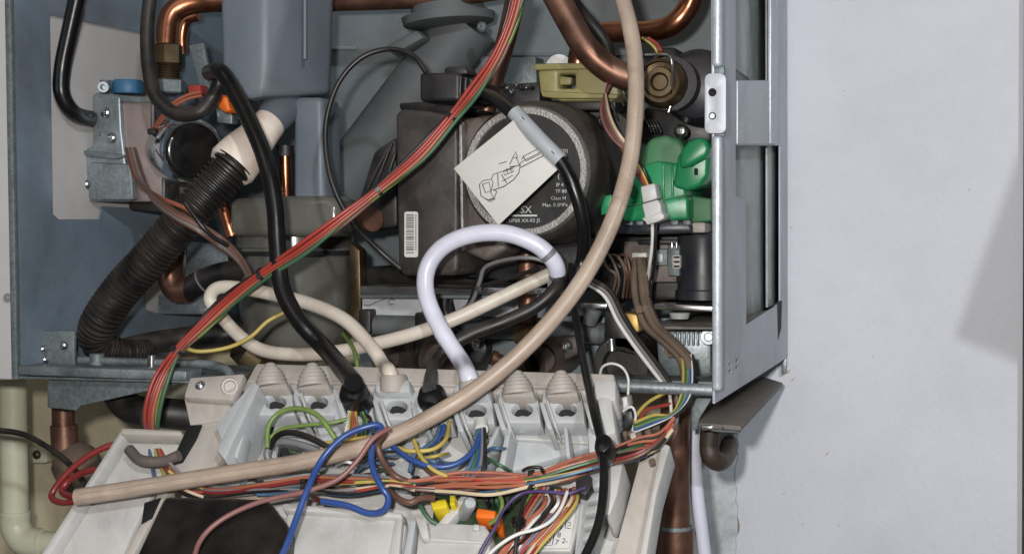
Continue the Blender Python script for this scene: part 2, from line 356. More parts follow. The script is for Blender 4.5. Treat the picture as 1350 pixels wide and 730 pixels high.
# ================================================================== BOILER CASING
case = T('boiler_casing', 'open blue grey sheet metal boiler casing fixed to the wall', 'boiler casing', (.22, .15, -.006))
XL = XP(0)
hole1 = [(66, 20), (200, 46), (200, 275), (135, 272), (131, 289), (78, 289), (70, 282)]
hole2 = [(192, 345), (262, 330), (262, 392), (208, 413), (192, 408)]
slab3('side_panel', [[Vector((0, 0, -.004)), Vector((0, .295, -.004)), Vector((0, .295, .36)), Vector((0, 0, .36))],
      [XL.fn(*p) for p in hole1], [XL.fn(*p) for p in hole2]], (1, 0, 0), .0014, 'case', case, .0004)
slab3('front_flange', [[Vector((-.0022, -.002, -.004)), Vector((.0022, -.002, -.004)), Vector((.0022, -.002, .36)), Vector((-.0022, -.002, .36))]], (0, -1, 0), .004, 'galvd', case, .0008)
slab3('back_panel', [[Vector((0, .296, .01)), Vector((.4385, .296, .01)), Vector((.4385, .296, .36)), Vector((0, .296, .36))]], (0, -1, 0), .003, 'back', case, 0)
# back wall seams and lug
for a in (rect(300, 60, 470, 66), rect(640, 70, 940, 74)): slab('seam', a, YP(.2935), .002, 'back', case)
XR = XP(.44)
holeA = [(970, -40), (1016, -55), (1016, 106), (970, 106)]
holeB = [(970, 192), (1029, 192), (1029, 396), (1022, 404), (984, 428), (983, 262), (970, 259)]
slab3('side_panel', [[Vector((.44, .002, -.007)), Vector((.44, .297, -.007)), Vector((.44, .297, .36)), Vector((.44, .002, .36))],
      [XR.fn(*p) for p in holeA], [XR.fn(*p) for p in holeB],
      [XR.fn(*p) for p in circ(963, 489, 2, 8)], [XR.fn(*p) for p in circ(972, 484, 2, 8)], [XR.fn(*p) for p in circ(963, 480, 2, 8)], [XR.fn(*p) for p in circ(972, 475, 2, 8)]], (1, 0, 0), .0015, 'caseR', case, .0004)
for y0, y1 in ((-60, 88), (178, 516)): slab('front_flange', rect(938, y0, 951, y1), YP(-.001), .007, 'galvf', case, .0022, (), 3)
slab('flange_notch', rect(941, 87, 955, 98), YP(.003), .004, 'galvd', case)
slab('flange_notch', rect(941, 172, 955, 180), YP(.003), .004, 'galvd', case)
hp = slab('hinge_plate', rrect(929, 97, 957, 176, 8), YP(-.005), .003, 'plateL', case, .0004, [circ(939, 122, 5.5), circ(939, 153, 5)])
slab('hinge_hole_shade', rect(931, 110, 948, 165), YP(-.0015), .001, 'hole', hp, 0)  # dark sheet put behind the holes; their shade is only its colour
lathe('screw', (939, 153, -.001), (939, 153, -.004), [(0, 5), (.7, 5), (1, 3), (.6, 1.6), (.6, 0)], 'bright', hp, 14)
# inner galvanised sheet seen through the right cut-outs
zh = XR.fn(1003, 416).z - .0005
slab3('inner_sheet', [[Vector((.430, .133, zh)), Vector((.430, .29, zh)), Vector((.430, .29, .36)), Vector((.430, .133, .36))]], (1, 0, 0), .0015, 'sheet', case, .0004)
slab3('inner_channel', [[Vector((.4345, .236, zh+.002)), Vector((.4345, .288, zh+.002)), Vector((.4345, .288, .36)), Vector((.4345, .236, .36))]], (1, 0, 0), .0015, 'sheet', case, .0004)
slab3('inner_ledge', [[Vector((.395, .06, zh)), Vector((.4383, .06, zh)), Vector((.4383, .29, zh)), Vector((.395, .29, zh))]], (0, 0, 1), .0015, 'dustgrey', case, .0003)
slab('vent_slot', [(1025, 398), (1031, 396), (1030, 432), (1026, 448)], XP(.4402), .0008, 'hole', case, 0)  # raised dark slab; the slot's shaded depth is painted
slab('lower_flange', [(1030, 470), (1037, 466), (1037, 492), (1030, 494)], YP(.292), .003, 'galv', case)
slab('side_bright_patch', [(973, 107), (1017, 107), (1017, 190), (973, 190)], XP(.4412), .0012, 'galvf', case, .0004)  # added plate; the brighter look of this facing is put into its colour
slab('side_lip', [(1017, -50), (1026, -52), (1026, 190), (1017, 190)], XP(.4425), .0024, 'galvf', case, .0008)
# bottom
slab('bottom_flange', [(24, 482), (246, 489), (244, 502), (24, 494)], YP(-.004), .02, 'galv', case, .0012)
slab3('bottom_rail', [[Vector((.0022, .0, -.002)), Vector((.13, .0, -.002)), Vector((.13, .10, -.002)), Vector((.0022, .10, -.002))]], (0, 0, 1), .0015, 'galvd', case, .0004)
slab('drop_bracket', [(62, 494), (240, 501), (235, 506), (105, 535), (100, 541), (62, 537)], YP(.012), .002, 'galvd', case)
tube('front_rail', [(806, 508, .003), (874, 511, .003), (940, 514, .003)], 8, 'galv', case)
slab('bottom_shelf', [(790, 499, ), (940, 503), (940, 512), (790, 508)], YP(.05), .03, 'galvd', case)
br = slab('corner_plate', rect(45, 436, 98, 484), YP(.03), .003, 'galvd', case, .001)
for sx, sy in ((55, 460), (84, 455), (58, 474)): screw(0, 0, P(sx, sy, .028), 6, br)
tube('support_rod', [(105, 475, .03), (200, 478, .03), (270, 480, .03), (296, 486, .025), (306, 498, .02)], 6, 'galv', case)
tube('rod_collar', [(128, 466, .03), (128, 486, .03)], 10, 'galvd', case)
tube('rod_collar', [(200, 468, .028), (200, 486, .028)], 6, 'bright', case)
slab('wall_plate', rrect(208, 386, 280, 414, 5), YP(.16), .003, 'galv', case, .001)
slab('tie_plate', [(133, 270), (198, 272), (196, 320), (135, 320)], YP(.175), .003, 'case', case, .001)

# ================================================================== UNDER THE BOILER
tr = T('shelf_bracket', 'dusty brown metal ledge bracket under the right of the boiler', 'bracket', P(970, 555, .08))
zt = P(926, 556, .03).z
pl = ZP(zt)
slab('ledge', [(921, 557), (926, 538), (950, 523), (1004, 495), (1032, 504), (977, 561)], pl, .003, 'dustgrey', tr)
slab('front_lip', [(921, 556), (976, 560), (976, 571), (940, 569), (921, 562)], YP(.028), .003, 'galvd', tr)
slab('web', [(911, 526), (942, 519), (922, 552), (920, 566), (911, 568)], YP(.04), .003, 'galvd', tr)
for x in (932, 960): slab('tab', rrect(x-9, 560, x+8, 567, 3), YP(.022), .004, 'bright', tr, .001)
o = tube('drain_elbow', [(937, 566, .06), (935, 588, .06), (938, 602, .06), (948, 608, .07), (957, 600, .1), (962, 585, .14)], 13, 'grimy', None, 16)
tag(o, 'brown copper elbow hooked beneath the dusty ledge bracket', 'pipe elbow')
p = T('copper_downpipe', 'thick brown copper pipe running down below the brown wiring loom', 'pipe', P(890, 730, .06))
tube('pipe', [(893, 500, .06), (889, 600, .06), (892, 780, .06)], 20, 'copperd', p, 20)
lathe('coupling', (891.5, 697, .06), (892, 780, .06), [(0, 20), (.0, 23), (1, 23)], 'copperd', p)
tube('solder_ring', [(891.3, 692, .06), (891.4, 697, .06)], 21.5, 'galvd', p, 20, 2)
wire('condensate_hose', [(913, 560, .1), (918, 640, .1), (930, 740, .1), (934, 800, .1)], 9, 'whitec', 'thin white plastic pipe right of the thick brown copper pipe', 'pipe', n=12)
wire('dark_conduit', [(873, 590, .07), (862, 660, .07), (845, 760, .07)], 8, 'rubberd', 'dark slim conduit just left of the thick brown copper pipe', 'conduit', n=10)
wire('rear_copper_pipe', [(862, 640, .12), (858, 800, .12)], 12, 'copperd', 'short copper pipe low behind the dark conduit', 'pipe', n=12)
wp = T('waste_pipe', 'cream plastic waste pipe with an elbow, standing at lower left corner', 'pipe', P(20, 720, .16))
tube('pipe', [(17, 502, .16), (18, 580, .16), (20, 678, .16)], 18, 'creampipe', wp, 20)
tube('elbow', [(20, 676, .16), (21, 694, .16), (32, 711, .16), (52, 716, .16), (58, 716, .16)], 20, 'creampipe', wp, 20)
tube('branch', [(56, 716, .16), (120, 722, .16)], 17, 'creampipe', wp, 20)
tube('joint_ring', [(20, 673, .16), (20, 677, .16)], 20.5, 'creampipe', wp, 20, 2)
cl = slab('pipe_clip', rrect(38, 588, 62, 610, 4), YP(.28), .012, 'creampipe', None, .001); tag(cl, 'small cream wall clip right of the cream waste pipe', 'clip')
screw(0, 0, P(48, 599, .279), 6, cl, 'brass')
lp = T('copper_stub', 'short brown copper pipe with collar below the left of the boiler', 'pipe', P(85, 600, .06))
tube('pipe', [(83, 535, .06), (84, 570, .06), (88, 612, .06)], 15, 'copperd', lp, 18)
tube('collar', [(84, 560, .06), (86, 598, .06)], 18, 'copperd', lp, 18, 3)
o = lathe('valve_body', (95, 598, .07), (112, 640, .05), [(0, 22), (.3, 32), (.7, 30), (1, 16)], 'dustbr', None, 18); tag(o, 'dust covered dark valve body behind the red wire loop', 'valve')
o = tube('rubber_elbow', [(152, 505, .05), (158, 525, .05), (178, 540, .05), (215, 544, .05), (255, 548, .06)], 20, 'rubberd', None, 18)
tag(o, 'fat black rubber elbow below the bottom flange', 'hose elbow')

# ================================================================== BACKGROUND PIPEWORK
o = T('diagonal_duct', 'large dusty grey plastic pipe sloping behind the thin black cable loop', 'pipe', P(450, 260, .26))
tube('pipe', [(620, 30, .235), (560, 105, .235), (440, 262, .235), (420, 290, .235)], 39, 'greypd', o, 24)
lathe('flange', (592, 34, .215), (590, 8, .215), [(0, 52), (.1, 60), (.5, 62), (.55, 50), (1, 48)], 'greypd', o, 30)
slab('flange_ear', [(505, 62), (548, 38), (560, 50), (520, 72)], YP(.2), .02, 'greypd', o, .003)
screw(0, 0, P(635, 36, .18), 7, o, 'galvd')
wire('top_copper_pipe', [(430, 5, .2), (520, 2, .2), (600, -3, .2), (680, -14, .2)], 11, 'copperd', 'copper pipe crossing the top edge right of the grey housing', 'pipe', n=14)
wire('riser_copper_pipe', [(682, -14, .14), (668, 50, .14), (650, 110, .14), (630, 190, .14)], 13, 'copperd', 'brown copper pipe behind the red wire harness', 'pipe', n=14)
wire('bent_copper_pipe', [(728, -14, .08), (752, 30, .08), (776, 68, .08), (812, 96, .085), (862, 108, .09)], 18, 'copperd', 'thick dull copper pipe sloping down to the brass valve', 'pipe', n=18)
wire('bright_copper_pipe', [(765, 110, .17), (762, 78, .17), (772, 52, .165), (800, 43, .16), (850, 42, .15), (886, 33, .14), (908, 8, .14), (916, -20, .14)], 14, 'copper', 'shiny copper pipe bending across the top right of the casing', 'pipe', n=18)
wire('dark_hose', [(742, -14, .1), (770, 20, .12), (800, 60, .13), (806, 110, .14)], 8, 'rubberd', 'black hose behind the thick dull copper pipe', 'hose', n=10)

# ================================================================== GAS VALVE
gv = T('gas_valve', 'grey metal gas valve with a blue cap at left', 'valve', P(160, 266, .12))
fp = [(121, 126), (126, 122), (158, 126), (160, 170), (164, 205), (172, 266), (117, 266), (114, 238), (107, 230), (106, 200), (122, 192)]
bp = slab('front_plate', fp, YP(.085), .006, 'galv', gv, .0018, (), 3)
for sx, sy, r in ((140, 149, 8), (148, 182, 7.5), (131, 177, 3), (133, 222, 7), (113, 243, 7)): screw(0, 0, P(sx, sy, .085), r, bp)
slab('dent', [(108, 198), (150, 202), (168, 206), (152, 210), (112, 206)], YP(.082), .004, 'galvd', gv, .001)
slab('lower_block', [(116, 214), (172, 216), (176, 264), (118, 264)], YP(.081), .008, 'galv', gv, .002)
slab('valve_block', [(158, 131), (198, 131), (199, 190), (212, 216), (214, 266), (165, 266)], YP(.0885), .06, 'valveal', gv, .0015)
slab('side_lip', [(157, 126), (200, 129), (201, 136), (158, 134)], YP(.084), .02, 'galvd', gv, .001)
slab('edge_strip', [(198, 132), (203, 132), (204, 190), (217, 220), (217, 266), (212, 266), (211, 218), (199, 192)], YP(.0865), .02, 'bright', gv, .001)
lathe('blue_cap', P(169, 124, .115), P(169, 106, .115), [(0, 21), (.15, 22), (.85, 21), (1, 19), (1, 0)], 'bluecap', gv, 10)
lathe('pressure_port', P(139, 122, .105), P(139, 106, .105), [(0, 9), (.6, 9), (.8, 7), (1, 8), (1, 5), (.7, 4), (.7, 0)], 'galv', gv, 16)
lathe('pressure_port', P(141, 115, .10), P(136, 115, .085), [(0, 7), (.8, 8), (1, 7), (1, 4), (.5, 3.5), (.5, 0)], 'galv', gv, 16)
slab('solenoid_bracket', [(203, 140), (222, 142), (224, 262), (206, 262)], YP(.115), .03, 'galv', gv, .002)
a, b = P(216, 198, .13), P(254, 199, .08)
lathe('solenoid_can', a, b, [(0, 34), (.06, 42), (.82, 44), (.9, 43), (.97, 40), (1.0, 37.5)], 'chrome', gv, 40)
lathe('solenoid_face', a+(b-a)*.995, a+(b-a)*1.02, [(0, 37), (.4, 36.8), (.8, 35.5), (1.1, 30), (1.3, 16), (1.35, 0)], 'blackg', gv, 36)
slab('lower_bracket', [(168, 262), (226, 266), (228, 282), (170, 276)], YP(.11), .02, 'rubberd', gv, .001)
for i, off in enumerate((0, 5)):
    wire('lead', [(266, 121+off, .07), (246, 126+off, .07), (226, 138+off, .07), (210, 158+off, .075), (200, 172+off*.4, .08)], 2.2, 'orange', parent=gv)
slab('lead_plug', [(193, 170), (203, 168), (204, 176), (194, 178)], YP(.075), .008, 'blackp', gv)
# brass fitting and copper feed
gf = T('gas_feed', 'copper feed pipe with hexagonal brass nut above the gas valve', 'pipe', P(222, 125, .14))
tube('pipe', [(320, 0, .16), (275, 2, .16), (243, 7, .155), (224, 24, .15), (219, 62, .145)], 15, 'copper', gf, 18)
tube('inner_pipe', [(262, 20, .18), (246, 26, .18), (240, 45, .18), (240, 72, .18)], 8, 'copper', gf, 14)
lathe('nut', P(222, 58, .145), P(222, 86, .145), [(0, 16), (.08, 19), (.92, 19), (1, 16)], 'brass', gf, 6, None, 30)
prof = []
for i in range(6): prof += [(i/6, 14), ((i+.5)/6, 16)]
lathe('thread', P(222, 85, .145), P(222, 106, .145), prof+[(1, 15)], 'brass', gf, 20)
lathe('valve_nut', P(222, 105, .145), P(222, 124, .145), [(0, 18), (.1, 23), (.9, 23), (1, 20)], 'galvd', gf, 6, None, 30)
slab('red_plug', rect(248, 112, 264, 126), YP(.11), .01, 'red', gf)
tag(slab('bracket_strip', [(248, 60), (268, 56), (273, 84), (288, 88), (288, 118), (266, 124)], YP(.14), .004, 'galvd', None, .001), 'small grey metal tab behind the bent black hose', 'bracket')
tag(slab('electrode_plug', [(282, 122), (300, 128), (304, 146), (296, 150), (286, 142)], YP(.085), .02, 'orangep', None, .003), 'small orange plastic plug left of the grey housing', 'plug')
tag(slab('pale_bracket', [(284, 142), (306, 150), (306, 164), (286, 162)], YP(.12), .01, 'galv', None, .001), 'small pale metal plate under the orange plug', 'plate')
gp = T('outlet_elbow', 'copper elbow joined to grey hose below the corrugated black hose', 'pipe', P(240, 400, .13))
tube('elbow', [(233, 300, .13), (226, 335, .13), (224, 362, .13), (232, 381, .13), (250, 382, .13)], 17, 'copperd', gp, 18)
tube('hose_end', [(246, 384, .13), (268, 370, .13), (300, 360, .13), (345, 356, .13)], 16, 'rubberd', gp, 18)
tube('ring_clip', [(267.6, 370.2, .13), (269, 369.4, .13)], 18, 'wgrey', gp, 18, 2)
wire('copper_capillary', [(290, 235, .11), (294, 270, .11), (302, 300, .11), (306, 312, .11)], 9, 'copper', 'pointed copper tube end right of the corrugated hose', 'pipe', n=12)
tag(slab('inner_grey_plate', [(246, 318), (300, 322), (300, 360), (246, 362)], YP(.2), .003, 'galv', None), 'pale grey metal plate behind the copper elbow', 'plate')

# ================================================================== SIPHON / CONDENSATE TRAP
si = T('condensate_trap', 'grey plastic condensate trap with smoky clear sump', 'condensate trap', P(388, 465, .14))
ztop = P(300, -60, .075).z
def hv(px, py, y): p = P(px, py, y); return p
tp_ = [(289, .075), (349, .075), (396, .092), (441, .135)]
bp_ = [(292, 116, .075), (304, 127, .076), (348, 128, .075), (434, 124, .135)]
bm = bmesh.new()
T0 = [bm.verts.new((P(px, 60, y).x, y, ztop)) for px, y in tp_]
B0 = [bm.verts.new(P(*q)) for q in bp_]
TB = [bm.verts.new((T0[3].co.x-.034, .21, ztop)), bm.verts.new((T0[0].co.x, .21, ztop))]
BB = [bm.verts.new((B0[3].co.x-.034, .21, B0[3].co.z)), bm.verts.new((B0[0].co.x, .21, B0[0].co.z))]
for f in ((T0[0], T0[1], B0[2], B0[1], B0[0]), (T0[1], T0[2], B0[2]), (T0[2], T0[3], B0[3], B0[2]), (T0[3], TB[0], BB[0], B0[3]), (TB[1], T0[0], B0[0], BB[1]), (B0[0], B0[1], B0[2], B0[3], BB[0], BB[1]), (T0[0], T0[1], T0[2], T0[3], TB[0], TB[1]), (TB[0], TB[1], BB[1], BB[0])): bm.faces.new(f)
bmesh.ops.recalc_face_normals(bm, faces=bm.faces[:])
bmesh.ops.bevel(bm, geom=bm.edges[:], offset=.004, segments=4, affect='EDGES', profile=.5, clamp_overlap=True)
done('housing', bm, 'greyp', si, 60)
tube('housing_rib', [P(402, -40, .0925), P(402, 20, .0938), P(402, 78, .0955)], 2.6, 'greyp', si, 8)
slab('column', [(386, 128), (424, 128), (428, 275), (386, 275)], YP(.112), .03, 'greyp', si, .004, (), 4)
lathe('spout', P(388, 118, .15), P(352, 167, .082), [(0, 30), (.45, 26), (.75, 22), (1, 19)], 'greyp', si, 24)
lathe('coupler', P(358, 160, .085), P(303, 222, .058), [(0, 20), (.03, 22), (.2, 23), (.45, 27), (.7, 31.5), (.94, 33), (1, 30)], 'cream', si, 28)
slab('collar', [(300, 262), (350, 258), (430, 258), (446, 266), (448, 312), (300, 312)], YP(.105), .04, 'sump', si, .006, (), 4)
cx = P(388, 300, .155)
def vp(py): return Vector((cx.x, cx.y, P(388, py, .155).z))
lathe('sump', vp(298), vp(468), [(0, 74), (.02, 77), (.16, 77), (.17, 80), (.2, 80), (.21, 76), (.6, 74), (.8, 68), (.9, 58), (.97, 42), (1, 20), (1, 0)], 'sump', si, 48)
lathe('sump_ring', vp(330), vp(336), [(0, 80), (0, 81), (1, 81), (1, 80)], 'blackp', si, 48)
tube('braided_stub', [(376, 205, .15), (377, 258, .15)], 8, 'copper', si, 12)
tube('stub_cap', [(376, 192, .15), (376, 206, .15)], 12, 'blackp', si, 12)
slab('stay', [(460, 318), (474, 330), (476, 424), (460, 424)], YP(.13), .012, 'brass', si, .001)
tube('drain_hose', [(160, 462, .09), (200, 452, .11), (250, 445, .13), (300, 440, .14), (345, 436, .15)], 15, 'rubberd', si, 16)
lathe('drain_nut', P(330, 480, .12), P(342, 458, .12), [(0, 30), (.3, 33), (1, 28)], 'brass', si, 8)
# corrugated hose
ps = [v3(q) for q in [(310, 214, .056), (296, 230, .052), (250, 282, .045), (200, 338, .045), (160, 382, .045), (136, 416, .045), (127, 438, .05), (134, 456, .055), (160, 464, .065), (196, 462, .085)]]
path = spline(ps, 22); s_ = mpp(ps[2]); rad = []
L_ = 0
for i, q in enumerate(path):
    if i: L_ += (q-path[i-1]).length
    t = i/(len(path)-1); base = 27 - (6*max(0, t-.15)/.85) - max(0, t-.72)*26
    rad.append((base + (2.6 if t < .78 else 1.4)*math.sin(L_/(s_*7.2)*2*math.pi))*s_)
fine = []; fr = []
for i in range(len(path)-1):
    for j in range(4):
        fine.append(path[i].lerp(path[i+1], j/4))
L_ = 0; fr = []
for i, q in enumerate(fine):
    if i: L_ += (q-fine[i-1]).length
    t = i/(len(fine)-1); base = 25 - 2*t - max(0, t-.7)*32
    fr.append((base + 2.3*max(-1, min(1, 1.6*math.sin(L_/(s_*7.0)*2*math.pi))))*s_)
bm = bmesh.new(); sweep(bm, fine, fr, 22)
ch = done('corrugated_hose', bm, 'rubberd', None, 25); tag(ch, 'thick black corrugated hose curving down from the cream coupler', 'hose')

# ================================================================== PUMP
pu = T('circulator_pump', 'black round faced circulator pump in the middle of the boiler', 'pump', P(660, 365, .12))
slab('control_box', [(521, 152), (528, 144), (560, 146), (600, 152), (604, 165), (604, 356), (598, 363), (532, 363), (525, 355)], YP(.06), .085, 'pumpbox', pu, .004, (), 3)
slab('box_lid_line', [(600, 158), (612, 160), (613, 330), (602, 334)], YP(.066), .06, 'pumpal', pu, .001)
slab('end_frame', [(606, 158), (640, 152), (668, 150), (668, 330), (640, 345), (606, 330)], YP(.072), .08, 'pumpal', pu, .003, (), 3)
slab('frame_edge', [(604, 164), (609, 164), (611, 300), (607, 306)], YP(.062), .012, 'ringal', pu, .0008)
slab('top_bar', [(524, 136), (560, 134), (610, 140), (640, 146), (610, 152), (528, 148)], YP(.10), .03, 'blackp', pu, .002)
lab = slab('barcode_label', rrect(533, 279, 551, 339, 3), YP(.0594), .0006, 'paper', pu, 0)
bars = []; yb = 283
while yb < 335: bars.append(((535.5, yb), (545.5, yb))); yb += random.choice((1.8, 2.2, 3, 3.6))
strokes('bars', bars, YP(.0586), .55, 'ink', lab)
strokes('bar_digits', [((548, 283+q*3.2), (548.6, 284.8+q*3.2)) for q in range(15)], YP(.0586), .6, 'ink', lab)
A, Bb = P(692, 226, .152), P(692, 226, .055)
Bb = Vector((A.x-.035, .055, A.z+.0))
ctr = P(692, 226, .058); A = ctr+Vector((.0, .10, 0)); s_ = mpp(ctr)
lathe('motor_body', A, ctr+Vector((0, .004, 0)), [(0, 98), (.5, 98), (.85, 96), (.95, 92), (1, 86)], 'pumpbox', pu, 56, s_)
lathe('ring', ctr+Vector((0, .005, 0)), ctr, [(0, 87), (.6, 86), (1, 84), (1, 76), (.6, 74)], 'ringal', pu, 56, s_)
lathe('face_plate', ctr+Vector((0, .004, 0)), ctr+Vector((0, .0012, 0)), [(0, 76), (1, 75), (1, 0)], 'label', pu, 56, s_)
ex, ey = Vector((1, 0, 0)), Vector((0, 0, 1)); yt = ctr.y+.0008
for tx, ty, sz, st in ((735, 202, 9, '0501'), (738, 212, 9, 'W'), (733, 246, 8, 'IP 4'), (732, 254.5, 8, 'TF 80'), (726, 263.5, 8, 'Class H'), (715, 272.5, 8, 'Max. 0.3MPa'), (671, 293, 8, 'UPER XX-RS JS'), (686, 281, 16, 'SX'), (718, 186, 14, 'I'), (735, 235, 11, '(')):
    q = P(tx, ty, yt); text('print', st, q, ex, ey, sz*mpp(q)*.84, 'print', pu)
slab('print_bar', rect(674, 283, 708, 285.4), YP(yt), .0003, 'print', pu, 0)
lathe('motor_shell', ctr+Vector((.012, .19, 0)), ctr+Vector((.012, .075, 0)), [(0, 100), (.5, 108), (.8, 112), (1, 104)], 'pumpbox', pu, 40, s_)
slab('volute_foot', [(600, 318), (640, 326), (790, 316), (805, 330), (790, 365), (690, 372), (604, 366)], YP(.12), .06, 'blackp', pu, .004)
screw(0, 0, P(795, 160, .10), 9, pu, 'blackp', 'bolt')
# plug on the pump's head
pc = T('pump_plug', 'black plug with slotted cable guard on top of the pump', 'plug', P(590, 140, .09))
slab('body', rrect(553, 96, 606, 134, 5), YP(.075), .04, 'blackp', pc, .003, (), 3)
slab('latch', [(585, 88), (612, 87), (618, 98), (584, 100)], YP(.08), .02, 'blackp', pc, .002)
for i in range(5): slab('guard_fin', [(604+i*7, 99+i*2.2), (608.5+i*7, 100+i*2.2), (606.5+i*7, 136), (602.5+i*7, 136)], YP(.076), .03, 'blackp', pc, .0008)
slab('guard_core', [(603, 104), (638, 113), (638, 132), (603, 132)], YP(.082), .024, 'blackp', pc, .001)
tag(tube('pump_cable', [(632, 122, .075), (652, 130, .05), (682, 156, .03), (712, 185, .025), (739, 214, .025), (759, 255, .025), (769, 300, .03), (767, 345, .04), (748, 392, .03)], 9, 'rubber', None, 14), 'black pump cable running through the white tag sleeve', 'cable')
# spring clips between duct and pump
cl = T('spring_clips', 'bright thin wire clips left of the pump box', 'spring clip', P(500, 250, .12))
for x, y, q in ((518, 188, 11), (521, 205, 9), (512, 196, 14)): tube('clip_wire', [(x, y, .12), (x-q, y+26, .12), (x-q*1.9, y+52, .12)], 1.3, 'bright', cl, 6)
slab('clip_body', [(492, 200), (522, 180), (524, 300), (470, 306), (470, 270)], YP(.135), .05, 'blackp', cl, .003)
tag(lathe('pipe_union', P(466, 285, .14), P(492, 290, .12), [(0, 14), (.2, 20), (.5, 20), (.55, 16), (1, 15)], 'copperd', None, 18), 'dull copper union left of the pump beneath the red harness', 'pipe fitting')
# olive clip
oc = T('olive_clip', 'translucent olive yellow plastic clip above the pump', 'clip', P(760, 140, .11))
slab('clip_body', [(708, 86), (730, 88), (812, 84), (816, 128), (806, 134), (740, 134), (712, 126)], YP(.105), .035, 'olive', oc, .002, [rect(735, 97, 758, 117)])
slab('clip_rim', [(704, 84), (816, 82), (817, 90), (704, 93)], YP(.1015), .008, 'olive', oc, .0015)
slab('clip_rim', [(712, 120), (816, 124), (812, 131), (730, 130), (714, 128)], YP(.1015), .008, 'olive', oc, .0015)
slab('clip_tooth', [(733, 100), (754, 102), (752, 112), (736, 112)], YP(.112), .01, 'olive', oc, .001)
slab('clip_base', [(706, 133), (750, 132), (812, 128), (812, 146), (706, 146)], YP(.115), .04, 'blackp', oc, .002)
lathe('white_disc', P(737, 90, .20), P(737, 90, .195), [(0, 19), (1, 18), (1, 0)], 'white', oc, 24)
slab('bracket', [(690, 76), (706, 74), (708, 112), (660, 116), (686, 106)], YP(.15), .02, 'galvd', oc, .001)
for k in range(7): screw(0, 0, P(662+k*6.5, 114+random.uniform(-8, 8), .135), random.uniform(3, 6), oc, random.choice(('bright', 'blackp', 'galvd')), 'terminal_screw')
slab('terminal_block', [(648, 112), (712, 108), (712, 150), (660, 150)], YP(.14), .03, 'blackp', oc, .002)
# paper tag
tg = T('paper_tag', 'square white paper tag with a tool drawing hanging over the pump', 'tag', P(660, 296, .03))
yp = .025
def tp(u, v):  # u along the sleeve edge, v away from it
    a = Vector((684, 153)); b = Vector((741, 217)); c = Vector((598, 223))
    q = a+(b-a)*u+(c-a)*v; return (q.x, q.y)
slab('sheet', [(686, 151), (742, 217), (657, 297), (598, 222)], YP(yp), .0007, 'paper', tg, .0002)
tube('sleeve', [(678, 148, .03), (708, 181, .025), (739, 212, .025)], 11, 'sleeve', tg, 16)
dr = [
 [(632, 243), (637, 238), (648, 236), (650, 241), (647, 254), (652, 262), (643, 264), (634, 258), (632, 243)],
 [(636, 243), (645, 240), (647, 252), (640, 254), (636, 243)],
 [(643, 264), (652, 260), (655, 252), (650, 250)], [(641, 262), (646, 266), (653, 262)],
 [(648, 236), (650, 230), (662, 226), (680, 219), (686, 217), (684, 228), (677, 237), (664, 246), (652, 250)],
 [(656, 229), (657, 246)], [(661, 230), (668, 241)], [(664, 226), (676, 222), (677, 226), (665, 231), (664, 226)],
 [(672, 217), (676, 208), (681, 208), (685, 218), (672, 220)], [(676, 208), (680, 200), (682, 208)],
 [(684, 217), (690, 212), (710, 202), (716, 199), (717, 205), (696, 216), (686, 221)], [(688, 210), (690, 206), (712, 195), (715, 199)], [(690, 206), (693, 212)], [(694, 212), (712, 203)],
 [(658, 216), (668, 213)], [(662, 239), (676, 231)], [(668, 222), (669, 228)], [(673, 221), (674, 226)]]
strokes('drawing', dr, YP(yp-.0004), .55, 'ink', tg)
strokes('sleeve_marks', [((688, 154), (691, 158)), ((727, 199), (731, 203))], YP(yp-.006), .6, 'ink', tg)

# ================================================================== VALVE AND GREEN ACTUATOR
bv = T('brass_valve', 'black valve housing with round brass face below the shiny copper pipe', 'valve', P(900, 160, .11))
c = P(915, 112, .10)
lathe('housing', c+Vector((0, .08, 0)), c, [(0, 46), (.6, 47), (.85, 46), (.96, 40), (1, 30), (1, 0)], 'navy', bv, 36)
c = P(869, 108, .075)
lathe('brass_face', c+Vector((0, .05, 0)), c, [(0, 32), (.8, 32), (.95, 30), (1, 26), (.94, 25), (.93, 20), (1, 18), (1, 12), (.95, 9), (.95, 0)], 'brass', bv, 36)
lathe('face_collar', c+Vector((.004, .05, 0)), c+Vector((.004, .012, 0)), [(0, 34.5), (1, 34.5), (1, 30)], 'blackp', bv, 24)
tube('retaining_clip', [(850, 73, .07), (872, 72, .07), (882, 74, .07), (886, 86, .07), (886, 112, .075), (885, 126, .08)], 2, 'bright', bv, 8)
slab('top_lug', [(860, 64), (890, 62), (896, 72), (918, 76), (936, 70), (936, 84), (880, 84)], YP(.12), .04, 'blackp', bv, .003)
tube('retaining_clip', [(884, 140, .08), (881, 148, .08)], 2.5, 'bright', bv, 8)
slab('rear_block', [(848, 140), (900, 150), (938, 150), (938, 190), (848, 190)], YP(.16), .06, 'blackp', bv, .003)
for k in range(4): tube('spring_turn', [(852+k*4, 158, .12), (856+k*4, 166, .118), (859+k*4, 174, .12)], 1.3, 'bright', bv, 6)
screw(0, 0, P(898, 173, .12), 10, bv)
ga = T('diverter_actuator', 'green plastic diverter valve actuator behind the right side panel', 'actuator', P(880, 292, .08))
slab('dome', [(842, 215), (846, 195), (858, 182), (876, 178), (894, 182), (902, 192), (902, 245), (838, 250)], YP(.085), .05, 'greend', ga, .0045, (), 4)
slab('body', [(836, 222), (866, 212), (900, 216), (904, 245), (906, 268), (822, 276), (822, 258), (834, 248)], YP(.078), .055, 'greenp', ga, .0022, (), 3)
for x in (872, 884): slab('rib', [(x, 216), (x+3, 216), (x+4, 262), (x+1, 262)], YP(.0765), .004, 'greenp', ga, .0008)
slab('seam', [(822, 271), (868, 263), (905, 256), (905, 258), (868, 265.5), (822, 273.5)], YP(.0692), .003, 'greend', ga, .0005)
